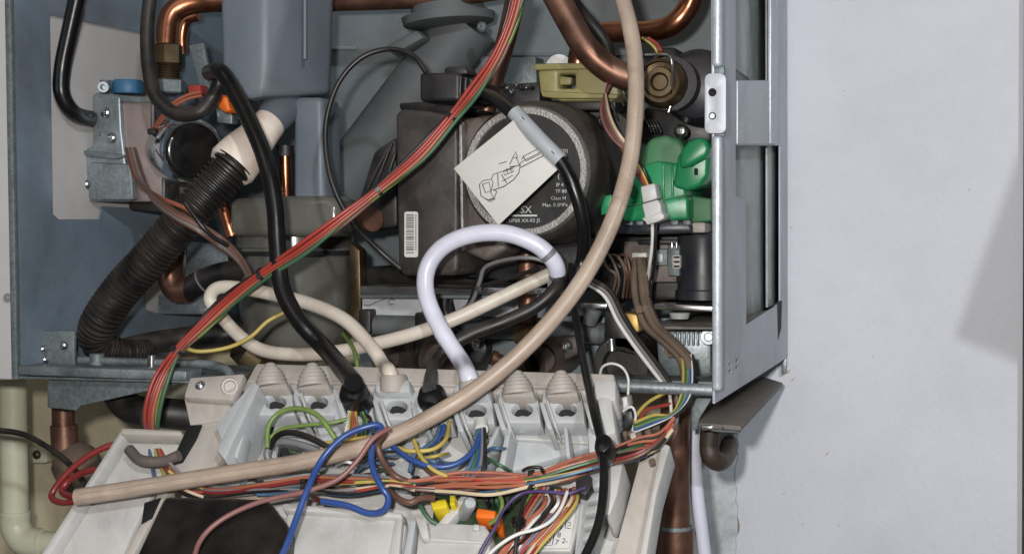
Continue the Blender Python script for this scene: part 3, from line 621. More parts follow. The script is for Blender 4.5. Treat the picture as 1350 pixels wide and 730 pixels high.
slab('lever_base', [(886, 246), (893, 206), (905, 190), (920, 184), (931, 188), (935, 200), (934, 232), (923, 246), (905, 252)], YP(.0752), .04, 'greenp', ga, .0025, (), 3)
slab('lever', [(895, 222), (896, 201), (906, 187), (920, 180), (932, 184), (936, 196), (932, 207), (908, 220)], YP(.0665), .03, 'greenp', ga, .0025, (), 3)
slab('key_slot', rect(915, 222, 920, 231), YP(.0745), .002, 'hole', ga, .0004)
slab('skirt', [(820, 272), (868, 264), (902, 256), (908, 262), (908, 290), (820, 292)], YP(.07), .065, 'greenp', ga, .0025, (), 3)
slab('skirt', [(908, 262), (912, 258), (938, 262), (938, 292), (908, 294)], YP(.085), .05, 'greend', ga, .0025, (), 3)
slab('fixing_tab', [(797, 258), (806, 256), (808, 280), (792, 284), (792, 274)], YP(.09), .02, 'greenp', ga, .001)
slab('base', [(810, 291), (905, 290), (912, 296), (912, 308), (812, 309)], YP(.078), .06, 'navy', ga, .003)
for x in (824, 838, 884, 900): slab('base_tooth', rect(x, 290, x+10, 297), YP(.075), .01, 'galvd', ga, .0008)
slab('base_tooth', rect(912, 293, 930, 307), YP(.082), .02, 'beigep', ga, .0015)
# plug on the actuator lead
wc = T('white_connector', 'white two piece plug hanging in front of the green actuator', 'connector', P(860, 296, .05))
slab('plug', [(844, 246), (863, 241), (867, 262), (847, 268)], YP(.055), .014, 'white', wc, .0012)
slab('socket', [(846, 269), (867, 263), (871, 270), (872, 281), (876, 283), (875, 289), (868, 292), (853, 297), (850, 292), (845, 289), (850, 286)], YP(.05), .018, 'white', wc, .0015)
strokes('socket_rib', [((851, 286), (870, 280))], YP(.0496), 1.2, 'white', wc)
for i, (mt, dx) in enumerate((('wblack', 4), ('yellow', 0), ('red', -4), ('brown', -7))):
    wire('wire', [(826+dx, 196, .06), (840+dx, 216, .055), (848+dx, 230, .055), (856+dx*.8, 247, .058)], 2.4, mt, parent=wc)
for mt, dx in (('wwhite', 0), ('wblack', 6)):
    wire('wire', [(860+dx, 293, .058), (860+dx*.6, 318, .06), (857+dx, 345, .065), (853+dx, 372, .075), (850+dx, 392, .06)], 2.4, mt, parent=wc)
ll = T('sensor_leads', 'loop of thin brown leads behind the dusty beige tube', 'wire loop', P(805, 200, .07))
for i in range(4):
    wire('wire', [(826+i*2, 92, .09), (806-i*2, 110, .085), (793+i*2.6, 140, .07), (797+i*4, 165, .065), (810+i*4, 185, .065), (828+i*3, 200, .065)], 2.3, ('pinkb', 'brown', 'pinkb', 'beigec')[i], parent=ll)
for i, mt in enumerate(('yellow', 'brown', 'red')):
    wire('wire', [(846+i*4, 50, .11), (858+i*4, 58, .11), (866+i*3, 68, .11), (868+i*3, 80, .12)], 2, mt, parent=ll)
for x, y, q in ((814, 116, 5), (806, 134, 4), (822, 120, 6)):
    tube('guide_rod', [(x, y, .11), (x+q+4, y+24, .11)], 1.6, 'bright', ll, 6)
# dark hydraulic block low right
hb = T('flow_block', 'black plastic flow block with small terminals below the green actuator', 'flow block', P(880, 398, .12))
slab('block', [(790, 312), (900, 306), (905, 396), (790, 398)], YP(.13), .08, 'rubberd', hb, .003)
c = P(918, 350, .10)
lathe('barrel', Vector((c.x, c.y+.02, P(918, 306, .12).z)), Vector((c.x, c.y+.02, P(918, 394, .12).z)), [(0, 30), (.1, 33), (.85, 33), (.87, 36), (1, 36)], 'navy', hb, 32)
slab('card', rect(822, 318, 892, 372), YP(.115), .012, 'pumpal', hb, .001)
tm = [(833, 333, 852, 341, 'paper'), (835, 341, 840, 348, 'paper'), (862, 328, 880, 350, 'galvd'), (880, 323, 896, 364, 'galvd'), (886, 336, 897, 354, 'paper'), (866, 334, 874, 346, 'whitecl'), (840, 316, 894, 322, 'blackp'), (844, 350, 858, 366, 'beigep'), (884, 318, 887, 330, 'bright'), (890, 318, 893, 330, 'bright')]
for i, (x0, y0, x1, y1, mt) in enumerate(tm): slab('terminal', rect(x0, y0, x1, y1), YP(.108-.0006*i), .012, mt, hb, .0008)
for q in (338, 344, 350): slab('slot', rect(888, q, 895, q+2), YP(.1022), .002, 'hole', hb, 0)
for k in range(6):
    wire('lead', [(792+k*3, 330+k*2, .1), (800+k*5, 345+random.uniform(-8, 8), .085), (812+k*4, 362+random.uniform(-8, 8), .085), (806+k*5, 392, .1)], 2, random.choice(('wblack', 'dustbr', 'brown')), parent=hb)

# ================================================================== LOWER HYDRAULICS
hy = T('hydraulic_manifold', 'dusty metal manifold with rails and screws below the pump', 'manifold', P(700, 490, .1))
slab('back_plate', [(474, 412), (940, 420), (940, 500), (474, 492)], YP(.15), .01, 'back', hy, .001)
slab('rail', [(474, 377), (760, 380), (760, 388), (474, 388)], YP(.105), .05, 'bright', hy, .0008)
slab('rail_web', [(474, 388), (760, 389), (760, 394), (474, 393)], YP(.11), .004, 'galvd', hy, .0005)
slab('rail', [(764, 399), (800, 400), (800, 407), (764, 406)], YP(.105), .05, 'bright', hy, .0008)
slab('rail', [(862, 400), (940, 403), (940, 411), (862, 408)], YP(.105), .05, 'bright', hy, .0008)
slab('pale_plate', [(477, 391), (556, 393), (556, 417), (477, 415)], YP(.125), .003, 'whitecl', hy, .0008)
slab('pale_plate', [(596, 392), (742, 394), (742, 420), (602, 417)], YP(.125), .003, 'whitecl', hy, .0008)
strokes('scribble', [((480, 402), (486, 403), (496, 398), (508, 394)), ((511, 398), (516, 394), (521, 396)), ((512, 401), (520, 401))], YP(.1245), .6, 'ink', hy)
tube('crossbar', [(480, 428, .125), (560, 430, .125), (660, 433, .125), (800, 440, .125)], 14, 'greypd', hy, 16)
slab('post', rrect(546, 412, 572, 470, 3), YP(.115), .03, 'rubberd', hy, .002)
slab('post', rrect(472, 408, 488, 440, 3), YP(.115), .03, 'rubberd', hy, .002)
tube('riser', [(694, 335, .11), (696, 400, .11), (696, 450, .11)], 13, 'copperd', hy, 16)
tube('riser', [(590, 378, .12), (586, 410, .12), (606, 440, .12)], 9, 'rubberd', hy, 14)
lathe('riser_nut', P(695, 425, .11), P(695, 452, .11), [(0, 17), (.1, 20), (.9, 20), (1, 17)], 'brass', hy, 6, None, 30)
for px_, py_, rr in ((578, 476, 36), (508, 472, 26), (690, 484, 30), (712, 474, 28)):
    c = P(px_, py_, .10); lathe('port_body', c+Vector((0, .05, 0)), c, [(0, rr), (.7, rr), (.9, rr*.92), (1, rr*.75), (.92, rr*.6), (.92, 0)], 'grimy', hy, 24)
c = P(818, 482, .10); lathe('port_body', c+Vector((0, .05, 0)), c, [(0, 40), (.8, 40), (1, 35), (1, 24), (.8, 23), (.8, 0)], 'rubberd', hy, 30)
lathe('port_neck', P(807, 462, .1), P(806, 446, .1), [(0, 6), (1, 6)], 'bright', hy, 16)
slab('flange', [(612, 452), (640, 446), (642, 462), (630, 480), (612, 476)], YP(.11), .01, 'blackp', hy, .002)
slab('flange', [(728, 444), (760, 442), (770, 462), (740, 478), (722, 476)], YP(.11), .01, 'grimy', hy, .002)
screw(0, 0, P(627, 455, .109), 8, hy); screw(0, 0, P(747, 456, .109), 8.5, hy)
lathe('pin', P(668, 478, .1), P(647, 470, .095), [(0, 8), (.6, 8), (.65, 10), (.95, 10), (1, 7), (1, 0)], 'copperd', hy, 16)
slab('brass_nut', [(818, 412), (840, 414), (843, 436), (832, 442), (824, 436)], YP(.085), .02, 'brasscut', hy, .001)
slab('valve_arm', [(796, 410), (818, 412), (826, 440), (848, 450), (848, 470), (812, 462), (796, 442)], YP(.1), .02, 'rubberd', hy, .002)
slab('alloy_casting', [(862, 424), (930, 428), (938, 440), (938, 498), (868, 498)], YP(.105), .05, 'galv', hy, .004)
for k in range(6): slab('casting_fin', rect(888+k*6, 438, 891+k*6, 456), YP(.1015), .004, 'galv', hy, .0008)
lathe('casting_boss', P(934, 444, .1), P(934, 444, .09), [(0, 11), (1, 10), (1, 6), (.4, 5), (.4, 0)], 'galv', hy, 18)
lathe('boss', P(896, 412, .1), P(896, 420, .1), [(0, 14), (1, 12)], 'whitecl', hy, 16)
lathe('boss', P(782, 408, .1), P(776, 428, .1), [(0, 12), (1, 9)], 'greypd', hy, 16)
c = P(884, 462, .09); lathe('wire_guide', c+Vector((0, .01, 0)), c, [(0, 9), (1, 9), (1, 4), (0, 4)], 'dustbr', hy, 16)
for cx_, cy_ in ((645, 450), (775, 455)):
    strokes('cast_mark', [[(cx_+7*math.cos(t/6), cy_+7*math.sin(t/6)) for t in range(-9, 12)]], YP(.1495), 1, 'back', hy)
slab('dark_tray', [(560, 352), (690, 352), (760, 360), (760, 378), (480, 376), (470, 352)], YP(.15), .08, 'rubberd', hy, .003)

# ================================================================== CONTROL BOX
cb = T('control_box', 'dusty white plastic control box hanging open in front of the boiler', 'control box', B(500, 690, 0))
# rear tray and outer flanges
slab('tray_floor', [(300, 520), (812, 520), (830, 760), (190, 760)], BP(0), .004, 'white', cb, .001)
slab('rim_strip', [(338, 478), (810, 492), (810, 520), (318, 514)], BP(.012), .012, 'beigep', cb, .0015)
slab('rim_bead', [(330, 499), (806, 508), (806, 512), (328, 503)], BP(.0145), .006, 'beigep', cb, .001)
wg = slab('mounting_wing', [(250, 497), (322, 492), (318, 503), (306, 527), (242, 523)], BP(.02), .006, 'beigep', cb, .0012)
screw(0, 0, B(264, 508, .02), 7.5, wg, 'bright', nrm=BN); lathe('screw_boss', B(303, 509, .018), B(303, 509, .023), [(0, 12), (1, 11), (1, 8), (.6, 7), (.6, 0)], 'beigep', wg, 16)
slab('wing_skirt', [(242, 523), (306, 527), (300, 552), (250, 560)], BP(.014), .012, 'beigep', cb, .001)
slab('end_plate', [(254, 556), (302, 550), (296, 600), (262, 640), (214, 640)], BP(.012), .006, 'beigep', cb, .001)
slab('slot', [(248, 560), (266, 559), (258, 578), (240, 608), (224, 612)], BP(.014), .0015, 'hole', cb, .0004)
# left side wall, milky
slab('end_wall', [(334, 500), (342, 508), (296, 606), (284, 592)], BP(.03), .03, 'whitecl', cb, .0012)
slab('end_wall', [(284, 560), (336, 500), (318, 560), (300, 600)], BP(.026), .002, 'whitecl', cb, .0006)
for k in range(3): slab('wall_rib', [(314+k*9, 548-k*14), (320+k*9, 546-k*14), (300+k*6, 612-k*4), (296+k*6, 610-k*4)], BP(.02+.002*k), .012, 'whitecl', cb, .0008)
# far left lid flange
slab('lid_panel', [(170, 566), (243, 572), (180, 690), (150, 760), (40, 760)], BP(.004), .005, 'white', cb, .0015)
slab('lid_rim', [(158, 566), (168, 566), (60, 740), (40, 750)], BP(.012), .01, 'white', cb, .002)
slab('lid_rim', [(158, 562), (240, 566), (240, 574), (158, 572)], BP(.014), .01, 'beigep', cb, .002)
slab('lid_step', [(216, 634), (226, 642), (206, 676), (160, 760), (146, 760)], BP(.012), .008, 'beigep', cb, .0015)
slab('lid_slot', [(190, 662), (212, 655), (200, 682), (186, 690)], BP(.0128), .0012, 'hole', cb, .0004)
tube('hinge_lever', [B(170, 592, .018), B(185, 606, .018), B(214, 608, .018), B(236, 600, .02)], 7.5, 'pumpal', cb, 12)
# glands
gx = [(358, 497, 0), (413, 497, 0), (463, 505, 1), (518, 503, 2), (566, 510, 1), (622, 508, 2), (683, 507, 0), (741, 507, 0)]
for i, (x, y, kd) in enumerate(gx):
    sl = (y-490)*.1
    slab('gland_housing', [(x-25, y+6), (x+23, y+6), (x+28, y+28), (x+30, y+50), (x-22, y+50), (x-27, y+28)], BP(.018), .012, 'whitecl', cb, .0016, [circ(x+5, y+33, 14, 14, 9)])
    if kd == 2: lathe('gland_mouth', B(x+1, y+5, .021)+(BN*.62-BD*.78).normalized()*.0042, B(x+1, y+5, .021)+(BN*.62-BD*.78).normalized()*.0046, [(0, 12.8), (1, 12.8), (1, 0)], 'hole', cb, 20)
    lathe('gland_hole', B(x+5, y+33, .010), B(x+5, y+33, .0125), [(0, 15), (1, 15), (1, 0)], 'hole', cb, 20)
    lathe('gland_sleeve', B(x+6, y+58, .008), B(x+7, y+47, .013), [(0, 9), (.1, 10), (1, 10), (1, 8), (.4, 7)], 'white', cb, 18)
    slab('divider', [(x+27, y+22), (x+34, y+22), (x+46, y+58), (x+38, y+58)], BP(.026), .022, 'whitecl', cb, .001)
    slab('divider', [(x+36, y+20), (x+40, y+20), (x+52, y+56), (x+48, y+56)], BP(.022), .018, 'white', cb, .001)
    a = B(x, y+13, .02); b = B(x-2, y-19, .026)
    if kd == 0:
        slab('gland_collar', [(x-22, y+2), (x+20, y+2), (x+23, y+16), (x-24, y+16)], BP(.024), .014, 'grom', cb, .003)
        lathe('cable_grommet', a, b, [(0, 21), (.14, 21.5), (.17, 19.6), (.31, 20), (.34, 17.8), (.48, 17.8), (.51, 15.4), (.63, 15), (.66, 12.4), (.77, 11.6), (.8, 9), (.9, 8), (.97, 6), (1, 3), (1, 0)], 'grom', cb, 28, None, 25)
    elif kd == 1:
        slab('cable_grommet', [(x-14, y-4), (x+16, y-8), (x+18, y+6), (x+8, y+22), (x-20, y+18)], BP(.034), .022, 'rubber', cb, .003)
    else:
        slab('gland_collar', [(x-24, y-6), (x+22, y-6), (x+24, y+14), (x-26, y+14)], BP(.024), .014, 'whitecl', cb, .003)
        c0 = B(x+1, y+5, .021); ax = (BN*.62-BD*.78).normalized(); lathe('cable_grommet', c0-ax*.003, c0+ax*.006, [(0, 19), (.8, 18), (1, 16), (1, 13), (.55, 12.5), (.55, 0)], 'grom', cb, 26)
# bays behind the harness
for a in ([(362, 540), (450, 546), (452, 612), (356, 606)], [(545, 562), (570, 562), (540, 636), (505, 636)], [(672, 560), (782, 566), (776, 590), (672, 622), (660, 610)]):
    slab('bay_panel', a, BP(.006), .006, 'whitecl', cb, .0015)
for a in ([(668, 560), (675, 560), (664, 622), (655, 622)], [(742, 562), (748, 562), (752, 600), (746, 602)], [(655, 560), (661, 560), (632, 622), (624, 622)], [(774, 562), (786, 568), (786, 594), (776, 596)], [(452, 548), (458, 548), (462, 600), (454, 600)]):
    slab('bay_wall', a, BP(.02), .016, 'whitecl', cb, .001)
slab('bay_step', [(672, 574), (776, 580), (776, 584), (672, 578)], BP(.0085), .003, 'white', cb, .001)
slab('corner_post', [(786, 520), (806, 522), (812, 570), (796, 574)], BP(.022), .02, 'white', cb, .0015)
slab('corner_post', [(782, 500), (812, 500), (812, 528), (784, 526)], BP(.022), .018, 'white', cb, .0015)
# lower covers
slab('terminal_cover', [(378, 672), (516, 678), (536, 690), (520, 800), (366, 800)], BP(.022), .018, 'white', cb, .002)
slab('terminal_cover_lip', [(372, 662), (530, 674), (530, 682), (372, 672)], BP(.026), .01, 'white', cb, .0015)
slab('terminal_cover_end', [(520, 684), (531, 680), (520, 800), (500, 800)], BP(.025), .006, 'white', cb, .0012)
slab('terminal_cover', [(552, 686), (640, 690), (648, 704), (640, 800), (540, 800)], BP(.022), .018, 'white', cb, .002)
slab('terminal_cover_lip', [(546, 680), (562, 684), (566, 708), (556, 710)], BP(.027), .006, 'white', cb, .001)
slab('terminal_cover_lip', [(560, 706), (644, 712), (644, 716), (560, 712)], BP(.0235), .003, 'white', cb, .001)
slab('cover_button', rect(623, 690, 632, 698), BP(.024), .003, 'white', cb, .0008)
slab('cover_web', [(540, 684), (549, 684), (530, 800), (518, 800)], BP(.024), .014, 'whitecl', cb, .001)
slab('circuit_board', [(575, 640), (740, 640), (720, 770), (560, 770)], BP(.008), .002, 'pcb', cb, .0004)
slab('relay', [(566, 660), (588, 656), (590, 668), (570, 672)], BP(.02), .012, 'yellowp', cb, .0012)
slab('relay', [(592, 650), (600, 650), (600, 664), (592, 666)], BP(.0195), .012, 'yellowp', cb, .0012)
slab('terminal_plug', [(628, 668), (655, 672), (652, 683), (626, 682)], BP(.022), .012, 'orangep', cb, .0015)
slab('terminal_plug', [(648, 678), (660, 676), (660, 694), (650, 694)], BP(.02), .012, 'orangep', cb, .0015)
lathe('capacitor', B(612, 678, .01), B(620, 662, .028), [(0, 9), (.9, 9), (1, 7), (1, 0)], 'sleeve', cb, 18)
slab('white_chute', [(576, 690), (598, 664), (618, 640), (628, 640), (616, 662), (588, 692)], BP(.014), .008, 'white', cb, .001)
for k in range(5): slab('terminal_block', rect(638+k*7, 646+k, 643+k*7, 660+k), BP(.016), .008, random.choice(('pcb', 'blackp', 'green')), cb, .0006)
# right flange and rail
slab('right_flange', [(846, 592), (862, 588), (880, 590), (868, 640), (842, 760), (800, 760), (822, 680)], BP(.012), .008, 'beigep', cb, .0015)
slab('right_rim', [(872, 582), (884, 586), (866, 650), (846, 770), (834, 770), (858, 650)], BP(.022), .018, 'white', cb, .0015)
slab('right_wall', [(766, 628), (792, 622), (800, 640), (780, 720), (776, 770), (752, 770), (760, 700)], BP(.02), .016, 'whitecl', cb, .0012)
for k in range(6): slab('wall_clip', [(776-k*2, 632+k*17), (798-k*3, 630+k*17), (796-k*3, 640+k*17), (774-k*2, 644+k*17)], BP(.027), .006, 'whitecl', cb, .001)
slab('right_wall', [(802, 612), (822, 606), (814, 650), (804, 678), (796, 676)], BP(.03), .022, 'white', cb, .0012)
nl = slab('number_label', [(726, 676), (752, 640), (764, 640), (758, 680), (750, 722), (714, 722)], BP(.0225), .0008, 'paper', cb, .0002)
slab('label_card', [(716, 668), (756, 634), (768, 634), (762, 690), (752, 726), (708, 726)], BP(.0215), .006, 'white', cb, .0006)
for tx, ty, st in ((736, 698, '9'), (734, 707.5, '8'), (731, 717, '7'), (740, 715, '2-')):
    q = B(tx, ty, .0229); text('digit', st, q, Vector((1, 0, 0)), -BD, 10.5*mpp(q), 'ink', nl)
strokes('label_lines', [((718, 718), (728, 718), (731, 700)), ((718, 718), (722, 700)), ((728, 718), (736, 680)), ((721, 715), (725, 715), (726, 711), (722, 711), (721, 715)), ((745, 695), (752, 696)), ((745, 695), (749, 672)), ((748, 692), (752, 692), (752, 688), (749, 688)), ((750, 672), (753, 673), (753, 669), (750, 669), (750, 672))], BP(.0228), .45, 'ink', nl)
# black cover
bc = T('black_cover', 'glossy black box cover in the lower left of the control box', 'cover', B(280, 690, .01))
slab('cover', [(216, 652), (352, 655), (366, 674), (379, 690), (372, 770), (160, 770)], BP(.034), .03, 'blackg', bc, .003, (), 3)
slab('end_cap', [(352, 658), (366, 676), (380, 694), (384, 720), (372, 780), (350, 780), (356, 690)], BP(.026), .02, 'navy', bc, .003)
# metal strap clamp with its grey loop
mc = T('strap_clamp', 'shiny metal clamp in a grey loop at the left bays of the control box', 'clamp', B(390, 600, .012))
slab('plate', [(360, 582), (386, 580), (424, 598), (428, 612), (366, 616)], BP(.018), .008, 'chrome', mc, .0025)
tube('loop', [B(436, 600, .022), B(410, 590, .024), B(378, 582, .024), B(358, 586, .022), B(352, 600, .02), B(360, 612, .016)], 5, 'wgrey', mc, 10)
for x, y in ((400, 596), (414, 600)): screw(0, 0, B(x, y, .0185), 4, mc, 'bright', nrm=BN)
slab('fixing', [(368, 590), (378, 588), (380, 606), (372, 610)], BP(.0195), .004, 'blackp', mc, .001)
# white flat connectors by the right corner
fc = T('flat_connector', 'white flat connector right of the control box top edge', 'connector', P(820, 560, -.02))
slab('body', [(806, 528), (826, 522), (829, 536), (818, 552), (808, 552)], YP(-.01), .012, 'white', fc, .001)
slab('tail', [(806, 548), (818, 544), (816, 572), (804, 574)], YP(-.012), .01, 'whitecl', fc, .001)
slab('dark_clip', [(818, 546), (832, 540), (836, 556), (826, 566), (816, 562)], YP(-.006), .012, 'blackp', fc, .001)
wire('wire', [(790, 498, .005), (794, 484, .0), (806, 479, -.002), (820, 484, -.002), (828, 498, .0), (828, 520, -.004)], 1.8, 'wwhite', parent=fc)
wire('wire', [(816, 545, -.02), (832, 536, -.022), (838, 548, -.02), (834, 566, -.02), (828, 580, -.025)], 1.8, 'wwhite', parent=fc)

# ================================================================== CABLES AND HOSES
wire('vent_hose', [(104, -14, .05), (92, 40, .05), (82, 90, .05), (82, 125, .05), (98, 150, .06), (124, 158, .09)], 11, 'rubber', 'thick black hose over the white opening at upper left', 'hose', n=14)
wire('bent_hose', [(199, -14, .06), (194, 40, .055), (196, 90, .05), (206, 128, .045), (232, 150, .045), (262, 148, .045), (280, 128, .05), (290, 104, .05), (284, 92, .06)], 9.5, 'rubberd', 'black hose making a U bend beside the copper feed pipe', 'hose', n=14)
wire('power_cable', [(276, 96, .05), (290, 94, .035), (304, 112, .03), (328, 158, .02), (350, 212, .01), (362, 270, .005), (366, 330, .0), (372, 380, -.005), (395, 424, -.01), (432, 463, -.015), B(466, 504, .04)], 11.5, 'rubber', 'thick black cable crossing the grey trap down to a black grommet', 'cable', n=16)
wire('sensor_cable', [(562, 96, .07), (545, 74, .07), (512, 65, .07), (474, 78, .065), (444, 114, .06), (429, 170, .055), (436, 235, .05), (462, 290, .05), (500, 330, .05), (528, 354, .055)], 3.6, 'wblack', 'thin black cable looping over the grey diagonal pipe', 'cable', n=10)
wire('drain_tube', [(812, -30, .03), (829, 30, .02), (837, 80, .01), (838, 140, .0), (830, 215, -.01), (808, 290, -.025), (772, 362, -.035), (722, 428, -.05), (660, 488, -.06), (590, 537, -.075), (500, 582, -.085), (400, 608, -.09), (300, 624, -.095), (200, 640, -.1), (101, 655, -.105)], 11.5, 'tubeb', 'long dusty beige tube sweeping from top right to lower left', 'tube', n=18, k=9)
dt = bpy.data.objects['drain_tube']
for so in (-4, 4):
    sq = [(829, 30, .02), (837, 80, .01), (838, 140, .0), (830, 215, -.01), (808, 290, -.025), (772, 362, -.035), (722, 428, -.05), (660, 488, -.06), (590, 537, -.075), (500, 582, -.085), (400, 608, -.09), (300, 624, -.095), (200, 640, -.1), (104, 654.5, -.105)]
    qq = []
    for i, (x, y, yy) in enumerate(sq):
        p0 = sq[max(0, i-1)]; p1 = sq[min(len(sq)-1, i+1)]; l = math.hypot(p1[0]-p0[0], p1[1]-p0[1])
        qq.append((x-(p1[1]-p0[1])/l*so, y+(p1[0]-p0[0])/l*so, yy-.0041))
    tube('tube_seam', qq, 1.2, 'tubeb', dt, 6, 9)
def gl(i):
    x, y, kd = gx[i]; return B(x+1, y+5, .021), (BN*.62-BD*.78).normalized()
wl = T('white_cable', 'thick glossy white cable looping over the pump into the control box', 'cable', P(640, 500, -.01))
c0, ax = gl(5)
wpts = [v3(q) for q in (c0+ax*.001, c0+ax*.008+Vector((-.003, 0, 0)), (608, 476, -.016), (580, 432, -.01), (562, 388, -.005), (564, 352, -.002), (586, 324, .0), (624, 309, .002), (668, 308, .005), (706, 322, .008), (729, 343, .012), (735, 362, .018), (733, 376, .03))]
tube('cable', wpts, 11.5, 'whitec', wl, 18, 9)
wpath = spline(wpts, 9); wr = 11.5*mpp(wpts[6])
for i0, i1, sc, mt in ((24, 26, 1.03, 'whitec'), (86, 88, 1.02, 'wgrey'), (97, 100, 1.02, 'wgrey')):
    bm = bmesh.new(); sweep(bm, wpath[i0:i1+1], wr*sc, 18); done('joint_band', bm, mt, wl)
wire('looped_cable', [(732, 358, .04), (700, 373, .035), (650, 397, .025), (600, 420, .015), (545, 440, .01), (490, 454, .012), (440, 464, .015), (390, 467, .015), (345, 461, .02), (314, 441, .02), (288, 412, .02), (277, 394, .02), (286, 380, .02), (312, 379, .02), (360, 388, .015), (410, 401, .01), (455, 422, .0), (490, 458, -.01), (506, 482, -.018), gl(3)[0]+gl(3)[1]*.008+Vector((-.003, 0, 0)), gl(3)[0]+gl(3)[1]*.001], 8.8, 'offc', 'off white cable looping left over the smoky sump and back', 'cable', n=16)
wire('corded_cable', [(744, 352, .03), (734, 378, .012), (706, 404, .005), (664, 424, .0), (622, 440, -.005), (588, 460, -.01), (572, 484, -.015), B(566, 512, .035)], 9, 'rubberd', 'black sheathed cable curving from the pump to the second black grommet', 'cable', n=14)
lc = T('thin_leads', 'thin grey and black leads inside the white cable loop', 'wire bundle', P(650, 400, .06))
wire('wire', [(606, 412, .06), (622, 398, .055), (632, 372, .05), (640, 352, .045), (668, 342, .045), (700, 340, .045), (728, 348, .05)], 2.8, 'wgrey', parent=lc)
wire('wire', [(600, 416, .065), (618, 404, .06), (628, 380, .055), (634, 360, .05)], 5, 'wblack', parent=lc)
wire('wire', [(560, 376, .06), (620, 378, .055), (660, 370, .05), (710, 354, .045)], 3, 'wblack', parent=lc)
tie((630, 380, .052), (.1, 0, 1), 6, lc, 'rubberd')
wire('flat_strap_cable', [(752, 350, .03), (758, 410, .0), (768, 470, -.025), B(781, 535, .046), B(794, 590, .05), B(796, 640, .05), B(789, 690, .05), B(770, 735, .05), B(750, 775, .05)], 6, 'rubber', 'black cable running straight down over the right of the control box', 'cable', n=12)
tag(slab('cable_clamp', [(784, 574), (796, 568), (806, 574), (808, 586), (796, 596), (782, 592)], BP(.055), .012, 'rubber', None, .002), 'black clip gripping the straight black cable', 'clip')
pr = T('twin_leads', 'black and white wire pair running from the pump into the brown loom', 'wire bundle', P(850, 480, .04))
for i, (mt, dx, dy) in enumerate((('wwhite', -4, 3), ('wgrey', 0, 0), ('wblack', 4, -3), ('wblack', 7, 1), ('brown', 2, 3))):
    wire('wire', [(772+dx, 368+dy, .05), (800+dx, 386+dy, .05), (818+dx, 420+dy, .045), (838+dx, 450+dy, .04), (862+dx, 482+dy, .03), (884+dx*.5, 512+dy, .02)], 2.8, mt, parent=pr)
bl = T('brown_loom', 'dust caked brown wiring loom hanging beside the right side panel', 'wiring loom', P(880, 480, .03))
for i in range(9):
    q = random.uniform(-10, 10); z = random.uniform(-.008, .008)
    wire('wire', [(838+q+i, 342, .085+z), (842+q, 372, .07+z), (846+q, 402, .06+z), (858+q*1.1, 430, .05+z), (882+q*.9, 452, .04+z), (902+q*.8, 474, .03+z), (906+q*.6, 500, .02+z)], 5, random.choice(('dustbr', 'dustbr', 'dustbr', 'brown')), parent=bl)
tie((848, 408, .057), (.2, -.1, -1), 11, bl, 'dustbr', 7)
lo = [('yellow', -6), ('green', -3), ('gy', 0), ('bluel', 2), ('wblack', 8), ('wwhite', 6), ('blue', 4)]
for mt, dx in lo: wire('wire', [(905+dx, 468, .03), (907+dx, 496, .015), (903+dx, 524, .0), (888+dx*.5, 546, -.01), (862, 553+dx, -.02), (836, 563+dx, -.03)], 2.2, mt, parent=bl)
for mt, pt in (('yellow', [(892, 512, .02), (872, 520, .005), (852, 532, -.005), (838, 550, -.015), (840, 562, -.02)]), ('red', [(886, 532, .01), (866, 536, .0), (850, 542, -.01), (842, 556, -.02)]), ('wwhite', [(880, 500, .025), (884, 530, .01), (884, 560, .0), (868, 585, -.015), (844, 598, -.03)]), ('wgrey', [(892, 520, .015), (892, 556, .005), (878, 580, -.01), (850, 594, -.03)])):
    wire('wire', pt, 2.4, mt, parent=bl)
# red harness
rh = T('red_harness', 'long bundle of red wires tied with black straps crossing the boiler', 'wire harness', P(440, 300, 0))
base = [(684, -14, .02), (672, 30, .02), (652, 78, .02), (624, 120, .02), (596, 154, .02), (552, 204, .015), (498, 250, .01), (450, 288, .0), (400, 326, -.005), (345, 362, -.005), (300, 396, -.005), (262, 432, -.01), (234, 462, -.015), (210, 502, -.02), (197, 548, -.03), (202, 588, -.05), (222, 622, -.07)]
hw = [('red', -4.5, 0), ('red', 0, -.003), ('orange', 3.5, -.002), ('redd', 2, .003), ('pinkb', 6, .001), ('redd', -2, .003), ('green', 7.5, -.001), ('beigec', 5, .004), ('wblack', -5.5, .003), ('gy', 6.5, .001)]
for mt, d, z in hw:
    pts = []
    for i, (x, y, yy) in enumerate(base):
        a = base[max(0, i-1)]; b = base[min(len(base)-1, i+1)]; tx, ty = b[0]-a[0], b[1]-a[1]; l = math.hypot(tx, ty)
        k = d*(1+.4*math.sin(i*1.3+d*2)+(.25 if i > 12 else 0)); k *= 1 if i not in (4, 6, 9, 12, 15) else .7
        pts.append((x-ty/l*k*-1, y+tx/l*k*-1, yy+z))
    wire('wire', pts, 2.9, mt, parent=rh)
for i, rr in ((4, 8), (6, 8), (9, 8), (12, 9), (15, 8)):
    a, b = v3(base[i-1]), v3(base[min(i+1, len(base)-1)]); tie(base[i], b-a, rr, rh)
for mt, dx in (('orange', 4), ('yellow', 0), ('red', 7), ('bluel', -7), ('brown', 2)):
    wire('wire', [(198+dx*.5, 560, -.035), (204+dx, 590, -.055), (212+dx*1.6, 615, -.068), (222+dx*2.4, 634, -.08)], 2.6, mt, parent=rh)
wire('yellow_lead', [(238, 456, -.01), (262, 463, -.008), (300, 458, .0), (330, 444, .005), (352, 424, .01), (374, 412, .015)], 2.8, 'yellow', 'single yellow wire curving out of the red harness', 'wire')
wire('earth_lead', [(452, 440, .02), (464, 456, .005), (470, 476, -.01), (474, 500, -.02)], 2.8, 'gy', 'green and yellow earth wire beside the thick black cable', 'wire')
sl = T('sensor_loom', 'twisted brown sensor wires tied around the corrugated hose', 'wire bundle', P(250, 330, .0))
